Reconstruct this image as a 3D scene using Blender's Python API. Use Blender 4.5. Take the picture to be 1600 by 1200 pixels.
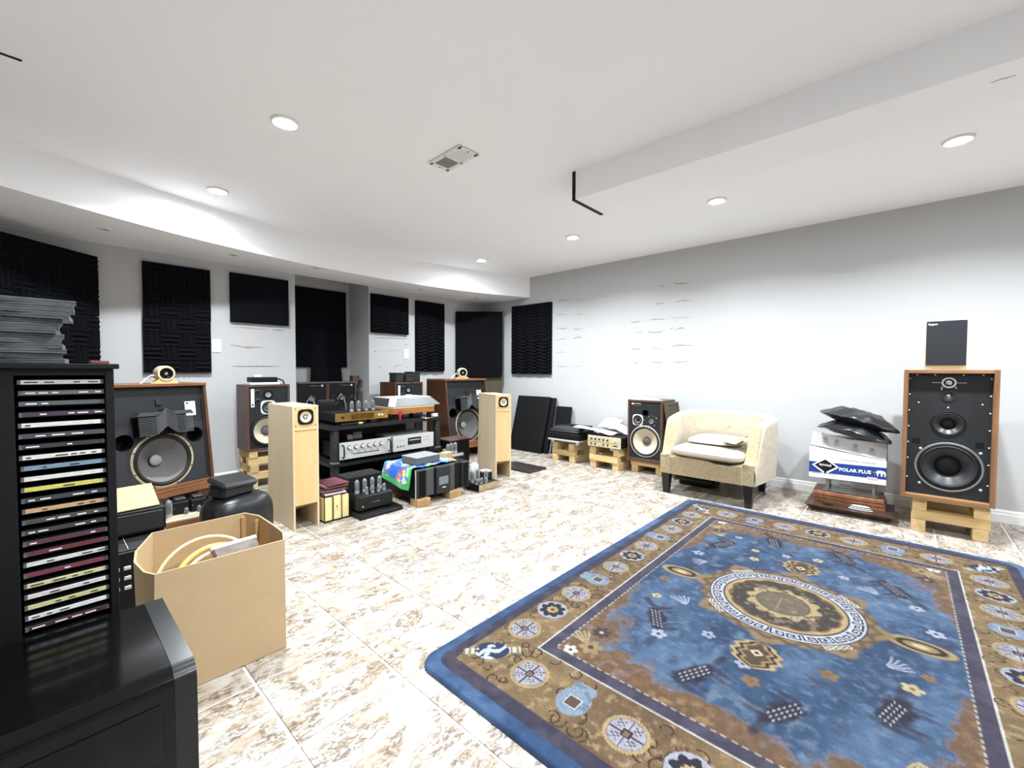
import bpy, bmesh, math, random
import numpy as np
from mathutils import Vector, Matrix
from mathutils.geometry import tessellate_polygon

# ---------------------------------------------------------------- clean scene
for o in list(bpy.data.objects):
    bpy.data.objects.remove(o, do_unlink=True)
S = bpy.context.scene
COL = S.collection
PI = math.pi
random.seed(7)

# ---------------------------------------------------------------- camera
CAM_F, CAM_YAW, CAM_PITCH, CAM_ROLL = 671.385, 0.832392, -0.03211, 0.002864
cd = bpy.data.cameras.new('camera')
cd.sensor_fit = 'HORIZONTAL'; cd.sensor_width = 36.0
cd.lens = CAM_F * 36.0 / 1600.0
cd.clip_start = 0.02
cam = bpy.data.objects.new('camera', cd); COL.objects.link(cam)
fw = Vector((math.sin(CAM_YAW)*math.cos(CAM_PITCH), math.cos(CAM_YAW)*math.cos(CAM_PITCH), math.sin(CAM_PITCH)))
rt = Vector((math.cos(CAM_YAW), -math.sin(CAM_YAW), 0)); up = rt.cross(fw)
rt, up = rt*math.cos(CAM_ROLL)+up*math.sin(CAM_ROLL), up*math.cos(CAM_ROLL)-rt*math.sin(CAM_ROLL)
cam.matrix_world = Matrix(((rt.x, up.x, -fw.x, 0), (rt.y, up.y, -fw.y, 0), (rt.z, up.z, -fw.z, 1.0), (0, 0, 0, 1)))
S.camera = cam

# ---------------------------------------------------------------- world, exposure
w = bpy.data.worlds.new('world'); S.world = w; w.use_nodes = True
w.node_tree.nodes['Background'].inputs[0].default_value = (0.9, 0.95, 1.0, 1)
w.node_tree.nodes['Background'].inputs[1].default_value = 0.3
S.view_settings.view_transform = 'Standard'
S.view_settings.look = 'None'
S.view_settings.gamma = 1.0
S.view_settings.use_curve_mapping = False
S.view_settings.exposure = 1.4
LAMP_WATT = 12.5
LAMP_COL = (0.88, 0.95, 1.0)

# room numbers (metres)
XR, YB, ZC = 4.276, 4.45, 2.196       # right wall, back wall, ceiling
XL, YF = -0.95, -2.7                  # left wall, wall behind the camera
ZS = 1.936                            # underside of the curved soffit

# ---------------------------------------------------------------- materials
MATS = {}
def srgb(c):
    if isinstance(c, str):
        c = c.lstrip('#'); c = [int(c[i:i+2], 16)/255 for i in (0, 2, 4)]
    return tuple(x/12.92 if x <= 0.04045 else ((x+0.055)/1.055)**2.4 for x in c)
def mat(name, col, rough=0.5, metal=0.0, var=0.0, scale=30.0, bump=0.0, bscale=None, spec=0.5, coat=0.0,
        stretch=None, col2=None, detail=4.0, trans=0.0, ior=1.45, emit=None, alpha=1.0, sheen=0.0):
    """principled material whose colour is varied by a procedural noise"""
    if name in MATS: return MATS[name]
    m = bpy.data.materials.new(name); m.use_nodes = True
    nt = m.node_tree; b = nt.nodes['Principled BSDF']; L = nt.links.new
    c = srgb(col)
    b.inputs['Base Color'].default_value = (*c, 1)
    b.inputs['Roughness'].default_value = rough
    b.inputs['Metallic'].default_value = metal
    b.inputs['Specular IOR Level'].default_value = spec
    b.inputs['Coat Weight'].default_value = coat
    b.inputs['Transmission Weight'].default_value = trans
    b.inputs['IOR'].default_value = ior
    b.inputs['Alpha'].default_value = alpha
    b.inputs['Sheen Weight'].default_value = sheen
    if emit:
        b.inputs['Emission Color'].default_value = (*srgb(emit[0]), 1)
        b.inputs['Emission Strength'].default_value = emit[1]
    if var > 0 or bump > 0 or col2:
        tc = nt.nodes.new('ShaderNodeTexCoord'); mp = nt.nodes.new('ShaderNodeMapping')
        L(tc.outputs['Object'], mp.inputs['Vector'])
        if stretch: mp.inputs['Scale'].default_value = stretch
        n = nt.nodes.new('ShaderNodeTexNoise'); n.inputs['Scale'].default_value = scale
        n.inputs['Detail'].default_value = detail; n.inputs['Roughness'].default_value = 0.6
        L(mp.outputs['Vector'], n.inputs['Vector'])
        if var > 0 or col2:
            r = nt.nodes.new('ShaderNodeValToRGB'); e = r.color_ramp.elements
            d = srgb(col2) if col2 else tuple(x*(1-var) for x in c)
            e[0].position, e[1].position = 0.3, 0.7
            e[0].color = (*d, 1); e[1].color = (*c, 1)
            L(n.outputs['Fac'], r.inputs['Fac']); L(r.outputs['Color'], b.inputs['Base Color'])
        if bump > 0:
            n2 = nt.nodes.new('ShaderNodeTexNoise'); n2.inputs['Scale'].default_value = bscale or scale
            n2.inputs['Detail'].default_value = 3
            L(mp.outputs['Vector'], n2.inputs['Vector'])
            bp = nt.nodes.new('ShaderNodeBump'); bp.inputs['Strength'].default_value = bump
            bp.inputs['Distance'].default_value = 0.002
            L(n2.outputs['Fac'], bp.inputs['Height']); L(bp.outputs['Normal'], b.inputs['Normal'])
    MATS[name] = m
    return m
def attr_mat(name, rough=0.95, nscale=220.0, namt=0.25, sheen=0.3):
    """colour attribute (the woven / printed pattern) with procedural pile noise"""
    m = bpy.data.materials.new(name); m.use_nodes = True
    nt = m.node_tree; b = nt.nodes['Principled BSDF']; L = nt.links.new
    a = nt.nodes.new('ShaderNodeVertexColor'); a.layer_name = 'pattern'
    tc = nt.nodes.new('ShaderNodeTexCoord'); n = nt.nodes.new('ShaderNodeTexNoise')
    n.inputs['Scale'].default_value = nscale; n.inputs['Detail'].default_value = 2
    L(tc.outputs['Object'], n.inputs['Vector'])
    mr = nt.nodes.new('ShaderNodeMapRange'); mr.inputs['From Min'].default_value = 0.3; mr.inputs['From Max'].default_value = 0.7
    mr.inputs['To Min'].default_value = 1-namt; mr.inputs['To Max'].default_value = 1+namt
    L(n.outputs['Fac'], mr.inputs['Value'])
    mx = nt.nodes.new('ShaderNodeVectorMath'); mx.operation = 'SCALE'
    L(a.outputs['Color'], mx.inputs[0]); L(mr.outputs['Result'], mx.inputs['Scale'])
    L(mx.outputs['Vector'], b.inputs['Base Color'])
    bp = nt.nodes.new('ShaderNodeBump'); bp.inputs['Strength'].default_value = 0.5; bp.inputs['Distance'].default_value = 0.002
    L(n.outputs['Fac'], bp.inputs['Height']); L(bp.outputs['Normal'], b.inputs['Normal'])
    b.inputs['Roughness'].default_value = rough; b.inputs['Sheen Weight'].default_value = sheen
    b.inputs['Specular IOR Level'].default_value = 0.2
    return m
def wood_mat(name, c1, c2, axis='z', rough=0.45, scale=14.0, spec=0.4):
    """wood: noise stretched along the grain"""
    st = {'x': (0.08, 1, 1), 'y': (1, 0.08, 1), 'z': (1, 1, 0.08)}[axis]
    return mat(name, c1, rough, 0, 0, scale*3, 0.12, scale*5, spec, 0, st, c2, 6.0)

def tile_mat():
    m = bpy.data.materials.new('ceramic_tile'); m.use_nodes = True
    nt = m.node_tree; b = nt.nodes['Principled BSDF']; L = nt.links.new; N = nt.nodes.new
    tc = N('ShaderNodeTexCoord'); oi = N('ShaderNodeObjectInfo')
    mul = N('ShaderNodeVectorMath'); mul.operation = 'MULTIPLY_ADD'
    comb = N('ShaderNodeCombineXYZ')
    m1 = N('ShaderNodeMath'); m1.operation = 'MULTIPLY'; m1.inputs[1].default_value = 37.0
    m2 = N('ShaderNodeMath'); m2.operation = 'MULTIPLY'; m2.inputs[1].default_value = 91.0
    L(oi.outputs['Random'], m1.inputs[0]); L(oi.outputs['Random'], m2.inputs[0])
    L(m1.outputs[0], comb.inputs[0]); L(m2.outputs[0], comb.inputs[1])
    mul.inputs[1].default_value = (1, 1, 1)
    L(tc.outputs['Object'], mul.inputs[0]); L(comb.outputs[0], mul.inputs[2])
    mp = N('ShaderNodeMapping'); mp.inputs['Scale'].default_value = (1.0, 1.9, 1.0); mp.inputs['Rotation'].default_value = (0, 0, 0.5)
    L(mul.outputs[0], mp.inputs['Vector'])
    # where the weathering sits
    n1 = N('ShaderNodeTexNoise'); n1.inputs['Scale'].default_value = 6.0; n1.inputs['Detail'].default_value = 6; n1.inputs['Roughness'].default_value = 0.62
    n1.inputs['Distortion'].default_value = 0.9
    L(mp.outputs[0], n1.inputs['Vector'])
    # fine broken texture
    n2 = N('ShaderNodeTexNoise'); n2.inputs['Scale'].default_value = 34.0; n2.inputs['Detail'].default_value = 7; n2.inputs['Roughness'].default_value = 0.72
    n2.inputs['Distortion'].default_value = 1.2
    L(mp.outputs[0], n2.inputs['Vector'])
    n3 = N('ShaderNodeTexNoise'); n3.inputs['Scale'].default_value = 9.0; n3.inputs['Detail'].default_value = 3
    L(mp.outputs[0], n3.inputs['Vector'])
    r1 = N('ShaderNodeValToRGB'); r1.color_ramp.elements[0].position = 0.42; r1.color_ramp.elements[1].position = 0.56
    L(n1.outputs['Fac'], r1.inputs['Fac'])
    r2 = N('ShaderNodeValToRGB'); r2.color_ramp.elements[0].position = 0.44; r2.color_ramp.elements[1].position = 0.56
    L(n2.outputs['Fac'], r2.inputs['Fac'])
    mm = N('ShaderNodeMath'); mm.operation = 'MULTIPLY'; L(r1.outputs['Color'], mm.inputs[0]); L(r2.outputs['Color'], mm.inputs[1])
    stain = N('ShaderNodeMixRGB'); stain.inputs[1].default_value = (*srgb('#6a5440'), 1); stain.inputs[2].default_value = (*srgb('#5c544c'), 1)
    L(n3.outputs['Fac'], stain.inputs[0])
    base = N('ShaderNodeValToRGB'); base.color_ramp.elements[0].color = (*srgb('#9d8f7d'), 1); base.color_ramp.elements[1].color = (*srgb('#aea8a0'), 1)
    base.color_ramp.elements[0].position = 0.38; base.color_ramp.elements[1].position = 0.55
    L(n3.outputs['Fac'], base.inputs['Fac'])
    mix = N('ShaderNodeMixRGB'); L(mm.outputs[0], mix.inputs[0]); L(base.outputs[0], mix.inputs[1]); L(stain.outputs[0], mix.inputs[2])
    L(mix.outputs[0], b.inputs['Base Color'])
    bp = N('ShaderNodeBump'); bp.inputs['Strength'].default_value = 0.25; bp.inputs['Distance'].default_value = 0.002
    L(n2.outputs['Fac'], bp.inputs['Height']); L(bp.outputs['Normal'], b.inputs['Normal'])
    b.inputs['Roughness'].default_value = 0.42; b.inputs['Specular IOR Level'].default_value = 0.35
    return m

# base palette
wall_m = mat('wall_paint', '#bababa', 0.75, 0, 0.02, 3, 0.03, 60, 0.25)
ceil_m = mat('ceiling_paint', '#f9f9fb', 0.8, 0, 0.015, 2, 0.03, 80, 0.2)
trim_m = mat('trim_paint', '#e6e4e2', 0.45, 0, 0.02, 8)
black_m = mat('matte_black', '#0a0a0c', 0.6, 0, 0.2, 40, 0.1, 200, 0.3)
blackp_m = mat('black_painted_metal', '#101113', 0.42, 0.1, 0.15, 30, 0.05, 300, 0.4)
dgrey_m = mat('dark_grey_plastic', '#1e1f21', 0.5, 0, 0.15, 40, 0.1, 200)
grey_m = mat('grey_plastic', '#6f7174', 0.5, 0, 0.1, 40)
foam_m = mat('charcoal_foam', '#101116', 0.95, 0, 0.25, 60, 0.5, 400, 0.1)
gloss_m = mat('piano_black', '#070708', 0.13, 0, 0.1, 5, 0, None, 0.32, 0.0)
baffle_m = mat('baffle_black', '#151618', 0.65, 0, 0.2, 60, 0.15, 300)
baffle2_m = mat('baffle_grey', '#232428', 0.6, 0, 0.15, 60, 0.15, 300)
walnut_m = wood_mat('walnut_veneer', '#5c3a26', '#3a2213', 'z')
walnutx_m = wood_mat('walnut_veneer_top', '#8a5b3c', '#5f3a20', 'x')
teak_m = wood_mat('teak_veneer', '#8f6848', '#6f4c32', 'z')
dwood_m = wood_mat('dark_brown_veneer', '#5b463b', '#453227', 'z')
ply_m = wood_mat('birch_plywood', '#d6c19a', '#c6ad80', 'z', 0.5, 5)
plyf_m = wood_mat('birch_front', '#d6b886', '#c6a470', 'z', 0.5, 6)
plys_m = wood_mat('mdf_side', '#cfbd9f', '#c2ad8c', 'z', 0.6, 3)
pine_m = wood_mat('pine_beam', '#d6bc8a', '#b99763', 'y', 0.7, 8)
pinex_m = wood_mat('pine_beam_cross', '#d9c090', '#bf9d68', 'x', 0.7, 8)
card_m = mat('corrugated_card', '#b39a77', 0.85, 0, 0.06, 12, 0.1, 150, 0.2)
cardin_m = mat('corrugated_card_inside', '#a98a5f', 0.9, 0, 0.06, 12, 0.1, 150, 0.2)
white_m = mat('white_plastic', '#e8e8e6', 0.45, 0, 0.03, 20)
paper_m = mat('paper', '#cfcbc9', 0.8, 0, 0.05, 15)
paperp_m = mat('pinkish_paper', '#c4b6b9', 0.8, 0, 0.05, 15)
cream_m = mat('cream_paper', '#e6d296', 0.8, 0, 0.05, 15)
silver_m = mat('brushed_silver', '#cfcfcb', 0.4, 0.3, 0.06, 40, 0.05, 400)
chrome_m = mat('chrome', '#d8d8da', 0.12, 1.0, 0.05, 20)
champ_m = mat('champagne_panel', '#d7cda9', 0.4, 0.4, 0.05, 30)
gold_m = mat('gold_panel', '#cfae66', 0.25, 0.8, 0, 7, 0.05, 100, 0.5, 0, None, '#8a6330')
glass_m = mat('tube_glass', '#dfe6e8', 0.05, 0, 0.02, 20, 0, None, 0.6, 0, None, None, 2, 0.85, 1.3)
clear_m = mat('clear_case_plastic', '#7e8185', 0.2, 0, 0.45, 40, 0, None, 0.6, 0, (1, 1, 5), None, 3, 0.45, 1.3)
cone_w = mat('white_paper_cone', '#c8bca3', 0.8, 0, 0.06, 30, 0.1, 200, 0.2)
cone_y = mat('ivory_cone', '#e2d6b4', 0.7, 0, 0.05, 30)
cone_g = mat('grey_paper_cone', '#6f6e6b', 0.75, 0, 0.08, 30, 0.1, 200, 0.2)
cone_k = mat('black_cone', '#2b2c2f', 0.35, 0, 0.1, 30)
rubber_m = mat('rubber_surround', '#1c1a19', 0.7, 0, 0.1, 40)
capg_m = mat('grey_dust_cap', '#565452', 0.7, 0, 0.1, 40)
capl_m = mat('light_dust_cap', '#9a9896', 0.6, 0, 0.05, 40)
ringm_m = mat('cast_frame', '#b4a489', 0.45, 0.3, 0.08, 30)
ringw_m = mat('light_frame', '#d4d4d2', 0.4, 0.3, 0.05, 30)
leather_m = mat('black_leather', '#1d1e20', 0.33, 0, 0.2, 30, 0.25, 180)
bag_m = mat('black_polythene', '#2a2b2e', 0.3, 0, 0.2, 20, 0.3, 60)
fabric_m = mat('cream_upholstery', '#c2b8a6', 0.9, 0, 0, 9, 0.35, 320, 0.2, 0, (1, 1, 3), '#aea18a', 5, 0, 1.45, None, 1, 0.2)
fabw_m = mat('worn_upholstery', '#b7a88b', 0.9, 0, 0, 14, 0.35, 320, 0.2, 0, (3, 3, 9), '#957f5c', 5, 0, 1.45, None, 1, 0.2)
espresso_m = mat('espresso_leg', '#191615', 0.4, 0, 0.15, 20)
copper_m = wood_mat('reddish_board', '#a5714f', '#6f4630', 'y', 0.35, 8)
tray_m = wood_mat('dark_tray', '#4a372c', '#33241b', 'y', 0.35, 6)
red_m = mat('red_plastic', '#b0202a', 0.4, 0, 0.1, 20)
olive_m = mat('olive_grille_cloth', '#4c4a3a', 0.95, 0, 0.15, 90, 0.3, 500)
stone_m = mat('dark_stone', '#3a3532', 0.3, 0, 0, 30, 0, None, 0.5, 0, None, '#1d1a19')
blue_m = mat('printed_blue', '#163a86', 0.5, 0, 0.04, 10)
cable_m = mat('cream_cable', '#d8caa0', 0.5, 0, 0.05, 20)
cabley_m = mat('yellow_cable', '#cfae5a', 0.5, 0, 0.05, 20)
maroon_m = mat('maroon_print', '#5c2f3a', 0.5, 0, 0.1, 20)

# ---------------------------------------------------------------- mesh builder
class MB:
    def __init__(s, M=None):
        s.v = []; s.f = []; s.mi = []; s.M = M; s.cur = 0
    def add(s, vs, fs, T=None):
        o = len(s.v)
        for p in vs:
            p = Vector(p)
            if T is not None: p = T @ p
            if s.M is not None: p = s.M @ p
            s.v.append(p)
        for f in fs: s.f.append([o+i for i in f]); s.mi.append(s.cur)
        return s
    def box(s, x0, x1, y0, y1, z0, z1, bev=0.0, T=None):
        if bev <= 0:
            vs = [(x0,y0,z0),(x1,y0,z0),(x1,y1,z0),(x0,y1,z0),(x0,y0,z1),(x1,y0,z1),(x1,y1,z1),(x0,y1,z1)]
            return s.add(vs, [(0,3,2,1),(4,5,6,7),(0,1,5,4),(1,2,6,5),(2,3,7,6),(3,0,4,7)], T)
        b = min(bev, abs(x1-x0)*.49, abs(y1-y0)*.49, abs(z1-z0)*.49)
        vs = []; idx = {}
        for i, (x, sx) in enumerate(((x0, 1), (x1, -1))):
            for j, (y, sy) in enumerate(((y0, 1), (y1, -1))):
                for k, (z, sz) in enumerate(((z0, 1), (z1, -1))):
                    idx[i,j,k,'x'] = len(vs); vs.append((x, y+sy*b, z+sz*b))
                    idx[i,j,k,'y'] = len(vs); vs.append((x+sx*b, y, z+sz*b))
                    idx[i,j,k,'z'] = len(vs); vs.append((x+sx*b, y+sy*b, z))
        I = idx; fs = []
        for i in (0,1): fs.append((I[i,0,0,'x'],I[i,1,0,'x'],I[i,1,1,'x'],I[i,0,1,'x']))
        for j in (0,1): fs.append((I[0,j,0,'y'],I[1,j,0,'y'],I[1,j,1,'y'],I[0,j,1,'y']))
        for k in (0,1): fs.append((I[0,0,k,'z'],I[1,0,k,'z'],I[1,1,k,'z'],I[0,1,k,'z']))
        for i in (0,1):
            for j in (0,1): fs.append((I[i,j,0,'x'],I[i,j,0,'y'],I[i,j,1,'y'],I[i,j,1,'x']))
        for i in (0,1):
            for k in (0,1): fs.append((I[i,0,k,'x'],I[i,0,k,'z'],I[i,1,k,'z'],I[i,1,k,'x']))
        for j in (0,1):
            for k in (0,1): fs.append((I[0,j,k,'y'],I[0,j,k,'z'],I[1,j,k,'z'],I[1,j,k,'y']))
        for i in (0,1):
            for j in (0,1):
                for k in (0,1): fs.append((I[i,j,k,'x'],I[i,j,k,'y'],I[i,j,k,'z']))
        return s.add(vs, fs, T)
    def prism(s, poly, a0, a1, axis='z', T=None):
        """polygon extruded along an axis: poly is (x,y) for z, (x,z) for y, (y,z) for x"""
        n = len(poly)
        def P(p, a): return {'z': (p[0], p[1], a), 'y': (p[0], a, p[1]), 'x': (a, p[0], p[1])}[axis]
        vs = [P(p, a0) for p in poly]+[P(p, a1) for p in poly]
        fs = [tuple(range(n-1, -1, -1)), tuple(range(n, 2*n))]+[(i, (i+1) % n, n+(i+1) % n, n+i) for i in range(n)]
        return s.add(vs, fs, T)
    def lathe(s, prof, c=(0,0,0), axis='y', seg=32, T=None, sx=1.0):
        """profile (r,h) turned around an axis through c"""
        vs = []; fs = []; n = len(prof)
        for k in range(seg):
            a = 2*PI*k/seg; ca, sa = math.cos(a)*sx, math.sin(a)
            for r, h in prof:
                vs.append({'y': (c[0]+r*ca, c[1]+h, c[2]+r*sa), 'z': (c[0]+r*ca, c[1]+r*sa, c[2]+h), 'x': (c[0]+h, c[1]+r*ca, c[2]+r*sa)}[axis])
        for k in range(seg):
            k2 = (k+1) % seg
            for i in range(n-1): fs.append((k*n+i, k*n+i+1, k2*n+i+1, k2*n+i))
        return s.add(vs, fs, T)
    def cyl(s, c, r, h, axis='z', seg=20, T=None, r2=None):
        r2 = r if r2 is None else r2
        return s.lathe([(1e-5, 0), (r, 0), (r2, h), (1e-5, h)], c, axis, seg, T)
    def tube(s, pts, r, seg=8, T=None):
        pts = [Vector(p) for p in pts]; n = len(pts); vs = []; fs = []; prev = None
        for i, p in enumerate(pts):
            t = (pts[min(i+1, n-1)]-pts[max(i-1, 0)]).normalized()
            if prev is None:
                a = Vector((0,0,1)) if abs(t.z) < 0.9 else Vector((1,0,0)); u = t.cross(a).normalized()
            else:
                u = (prev-t*prev.dot(t)).normalized()
            prev = u; v = t.cross(u)
            for k in range(seg):
                q = 2*PI*k/seg; vs.append(p+(u*math.cos(q)+v*math.sin(q))*r)
        for i in range(n-1):
            for k in range(seg):
                k2 = (k+1) % seg; fs.append((i*seg+k, i*seg+k2, (i+1)*seg+k2, (i+1)*seg+k))
        fs.append(tuple(range(seg-1, -1, -1))); fs.append(tuple((n-1)*seg+k for k in range(seg)))
        return s.add(vs, fs, T)
    def grid(s, fn, nu, nv, T=None, closed_u=False):
        vs = [fn(i/(nu-1) if not closed_u else i/nu, j/(nv-1)) for i in range(nu) for j in range(nv)]
        fs = []
        for i in range(nu if closed_u else nu-1):
            i2 = (i+1) % nu
            for j in range(nv-1): fs.append((i*nv+j, i2*nv+j, i2*nv+j+1, i*nv+j+1))
        return s.add(vs, fs, T)
    def holed(s, outer, holes, y, T=None):
        """flat panel in the XZ plane at y with round holes (x,z,r)"""
        loops = [[Vector((x, z, 0)) for x, z in outer]]
        for hx, hz, hr in holes:
            loops.append([Vector((hx+hr*math.cos(2*PI*k/32), hz+hr*math.sin(2*PI*k/32), 0)) for k in range(32)])
        tris = tessellate_polygon(loops); pts = [p for l in loops for p in l]
        return s.add([(p.x, y, p.y) for p in pts], [tuple(t) for t in tris], T)
    def build(s, name, m, parent=None, smooth=True, loc=None, fix=True):
        me = bpy.data.meshes.new(name)
        me.from_pydata([tuple(p) for p in s.v], [], s.f)
        ms = m if isinstance(m, (list, tuple)) else [m]
        for q in ms: me.materials.append(q)
        if len(ms) > 1: me.polygons.foreach_set('material_index', s.mi)
        if fix:
            bm = bmesh.new(); bm.from_mesh(me)
            bmesh.ops.remove_doubles(bm, verts=bm.verts, dist=1e-5)
            bmesh.ops.recalc_face_normals(bm, faces=bm.faces)
            bm.to_mesh(me); bm.free()
        if smooth:
            me.polygons.foreach_set('use_smooth', [True]*len(me.polygons))
            me.set_sharp_from_angle(angle=math.radians(32))
        o = bpy.data.objects.new(name, me); COL.objects.link(o)
        if loc: o.location = loc
        if parent: o.parent = parent
        return o

def tag(o, label, cat, group=None):
    o['label'] = label; o['category'] = cat
    if group: o['group'] = group
    return o
def thing(name, label, cat, loc=(0,0,0), rz=0.0, group=None):
    o = bpy.data.objects.new(name, None); COL.objects.link(o)
    o.empty_display_size = 0.05
    o.location = loc; o.rotation_euler = (0, 0, rz)
    return tag(o, label, cat, group)
def struct(o, label=None):
    o['kind'] = 'structure'
    if label: o['label'] = label
    return o
def box1(name, m, parent, x0, x1, y0, y1, z0, z1, bev=0.0, T=None):
    return MB().box(x0, x1, y0, y1, z0, z1, bev, T).build(name, m, parent)
def RX(a): return Matrix.Rotation(a, 4, 'X')
def RY(a): return Matrix.Rotation(a, 4, 'Y')
def RZ(a): return Matrix.Rotation(a, 4, 'Z')
def TR(x, y, z): return Matrix.Translation((x, y, z))
def text(name, s, size, m, parent, T, ext=0.0004, align='LEFT', bold=0.0):
    """flat lettering; T maps text plane (x right, y up) into the parent's space"""
    cu = bpy.data.curves.new(name, 'FONT'); cu.body = s; cu.size = size; cu.align_x = align; cu.extrude = ext; cu.offset = bold; cu.resolution_u = 2
    t = bpy.data.objects.new(name, cu)
    me = bpy.data.meshes.new_from_object(t)
    bpy.data.objects.remove(t); bpy.data.curves.remove(cu)
    me.transform(T); me.materials.clear(); me.materials.append(m)
    o = bpy.data.objects.new(name, me); COL.objects.link(o); o.parent = parent
    return o
def FRONT(x, y, z): return TR(x, y, z) @ RX(PI/2)      # text plane on a face that looks along -y
def copy_tree(o, parent=None):
    c = o.copy(); COL.objects.link(c); c.parent = parent
    for ch in list(o.children): copy_tree(ch, c)
    return c
def noise1(seed):
    r = random.Random(seed); ph = [(r.uniform(0, 6.28), r.uniform(0.7, 1.3)) for _ in range(4)]
    return lambda t: sum(math.sin(t*(i+1)*q*2.1+p)/(i+1) for i, (p, q) in enumerate(ph))/2

SCR_R = [(3.145, 1.849, 0.152, 0.018, -0.056), (2.902, 1.835, 0.107, 0.01, -0.052), (3.163, 1.676, 0.171, 0.014, -0.039), (2.873, 1.658, 0.098, 0.01, -0.009), (3.172, 1.514, 0.181, 0.018, -0.063), (2.917, 1.487, 0.134, 0.018, -0.017), (3.19, 1.377, 0.191, 0.014, 0.003), (2.911, 1.385, 0.129, 0.018, 0.033), (3.179, 1.221, 0.172, 0.01, 0.001), (3.158, 1.047, 0.171, 0.014, -0.004), (2.922, 1.044, 0.153, 0.01, 0.046), (1.87, 1.861, 0.074, 0.01, -0.093), (1.725, 1.874, 0.172, 0.018, -0.168), (1.902, 1.688, 0.095, 0.018, -0.074), (1.697, 1.687, 0.156, 0.014, -0.01), (1.976, 1.526, 0.19, 0.014, -0.008), (1.727, 1.525, 0.183, 0.01, -0.018), (1.981, 1.396, 0.177, 0.018, 0.002), (1.751, 1.426, 0.04, 0.014, -0.16), (1.699, 1.416, 0.101, 0.018, 0.024), (1.944, 1.23, 0.13, 0.01, -0.052), (1.735, 1.247, 0.22, 0.018, 0.021), (1.949, 1.084, 0.143, 0.014, -0.001), (1.727, 1.082, 0.183, 0.014, 0.058), (2.177, 1.521, 0.117, 0.018, -0.073), (2.124, 1.405, 0.094, 0.014, -0.042), (2.174, 1.229, 0.117, 0.018, -0.031), (2.164, 1.081, 0.102, 0.014, -0.009)]
SCR_B = [(1.166, 1.379, 0.3, 0.012, 0.0, 't'), (1.497, 1.378, 0.118, 0.006, 0.022, 'k'), (1.15, 1.214, 0.278, 0.022, -0.049, 't'), (1.161, 1.029, 0.401, 0.008, -0.003, 'k'), (2.556, 1.37, 0.463, 0.008, 0.009, 'k'), (2.555, 1.206, 0.045, 0.008, 0.034, 'k'), (2.968, 1.305, 0.042, 0.006, 0.046, 'k'), (2.967, 1.146, 0.043, 0.006, 0.092, 'k'), (2.614, 1.031, 0.031, 0.006, 0.007, 'k'), (2.692, 1.209, 0.245, 0.006, 0.139, 'g'), (2.81, 1.045, 0.107, 0.014, 0.076, 'g'), (2.975, 1.031, 0.043, 0.005, 0.007, 'k')]

# ================================================================ THE SETTING
# floor: grout bed plus single tiles
grout_m = mat('grout', '#d8d4ce', 0.85, 0, 0.06, 40, 0.1, 200)
floor = struct(MB().box(XL, XR, YF, YB+0.45, -0.05, -0.0035).build('floor', grout_m), 'pale mottled ceramic tile floor with light grout')
TS, TX, TY = 0.33324, 0.7731, 2.1669
tm = tile_mat()
def tile_mesh():
    g = 0.0044
    me_b = MB().box(g, TS-g, g, TS-g, -0.0035, 0.0, 0.0016)
    o = me_b.build('tile', tm); me = o.data; bpy.data.objects.remove(o); return me
TILE = tile_mesh()
def in_view(x, y):
    d = x*fw.x+y*fw.y
    if d < 0.35: return False
    l = x*rt.x+y*rt.y
    return abs(l) < d*1.32+0.25 and d > 0.9
rest = MB(); near = []
for i in range(-6, 12):
    for j in range(-16, 9):
        x0, y0 = TX+i*TS, TY+j*TS
        if x0 > XR-0.02 or y0 > YB+0.1 or x0+TS < XL+0.02 or y0+TS < YF+0.02: continue
        cut = x0+TS > XR or y0+TS > YB or x0 < XL or y0 < YF
        c = (x0+TS/2, y0+TS/2)
        if in_view(*c): near.append((x0, y0, cut, math.hypot(*c)))
        else: rest.box(max(x0+.0036, XL), min(x0+TS-.0036, XR), max(y0+.0036, YF), min(y0+TS-.0036, YB+0.1), -0.0035, 0.0)
near.sort(key=lambda q: q[3])
for k, (x0, y0, cut, _) in enumerate(near):
    if k >= 298:
        rest.box(max(x0+.0036, XL), min(x0+TS-.0036, XR), y0+.0036, min(y0+TS-.0036, YB+0.1), -0.0035, 0.0); continue
    if cut:
        g = .0044
        o = MB().box(max(g, XL-x0), min(TS-g, XR-x0), g, min(TS-g, YB+0.1-y0), -0.0035, 0.0, 0.0016).build('tile', tm)
    else:
        o = bpy.data.objects.new('tile', TILE); COL.objects.link(o)
    o.location = (x0, y0, 0); o.parent = floor
ro = rest.build('tile_rows', tm, floor); ro['kind'] = 'stuff'

# walls
wr = struct(MB().box(XR, XR+0.12, YF-0.1, YB, -0.05, ZC+0.1).build('wall_right', wall_m), 'plain white wall with torn paint strips')
wb = MB().prism([(XL-.1, YB), (1.708, YB), (1.708, YB+.45), (2.497, YB+.45), (2.497, YB), (XR+.12, YB), (XR+.12, YB+.6), (XL-.1, YB+.6)], -0.05, ZC+.1)
wb = struct(wb.build('wall_back', wall_m, smooth=False), 'white end wall with a deep recess')
struct(MB().box(XL-.12, XL, YF-.1, YB+.3, -.05, ZC+.1).build('wall_left', wall_m))
struct(MB().box(XL-.12, XR+.12, YF-.12, YF, -.05, ZC+.1).build('wall_front', wall_m))
ce = struct(MB().box(XL-.12, XR+.12, YF-.12, YB+.6, ZC, ZC+.1).build('ceiling', ceil_m), 'flat white ceiling')
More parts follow.
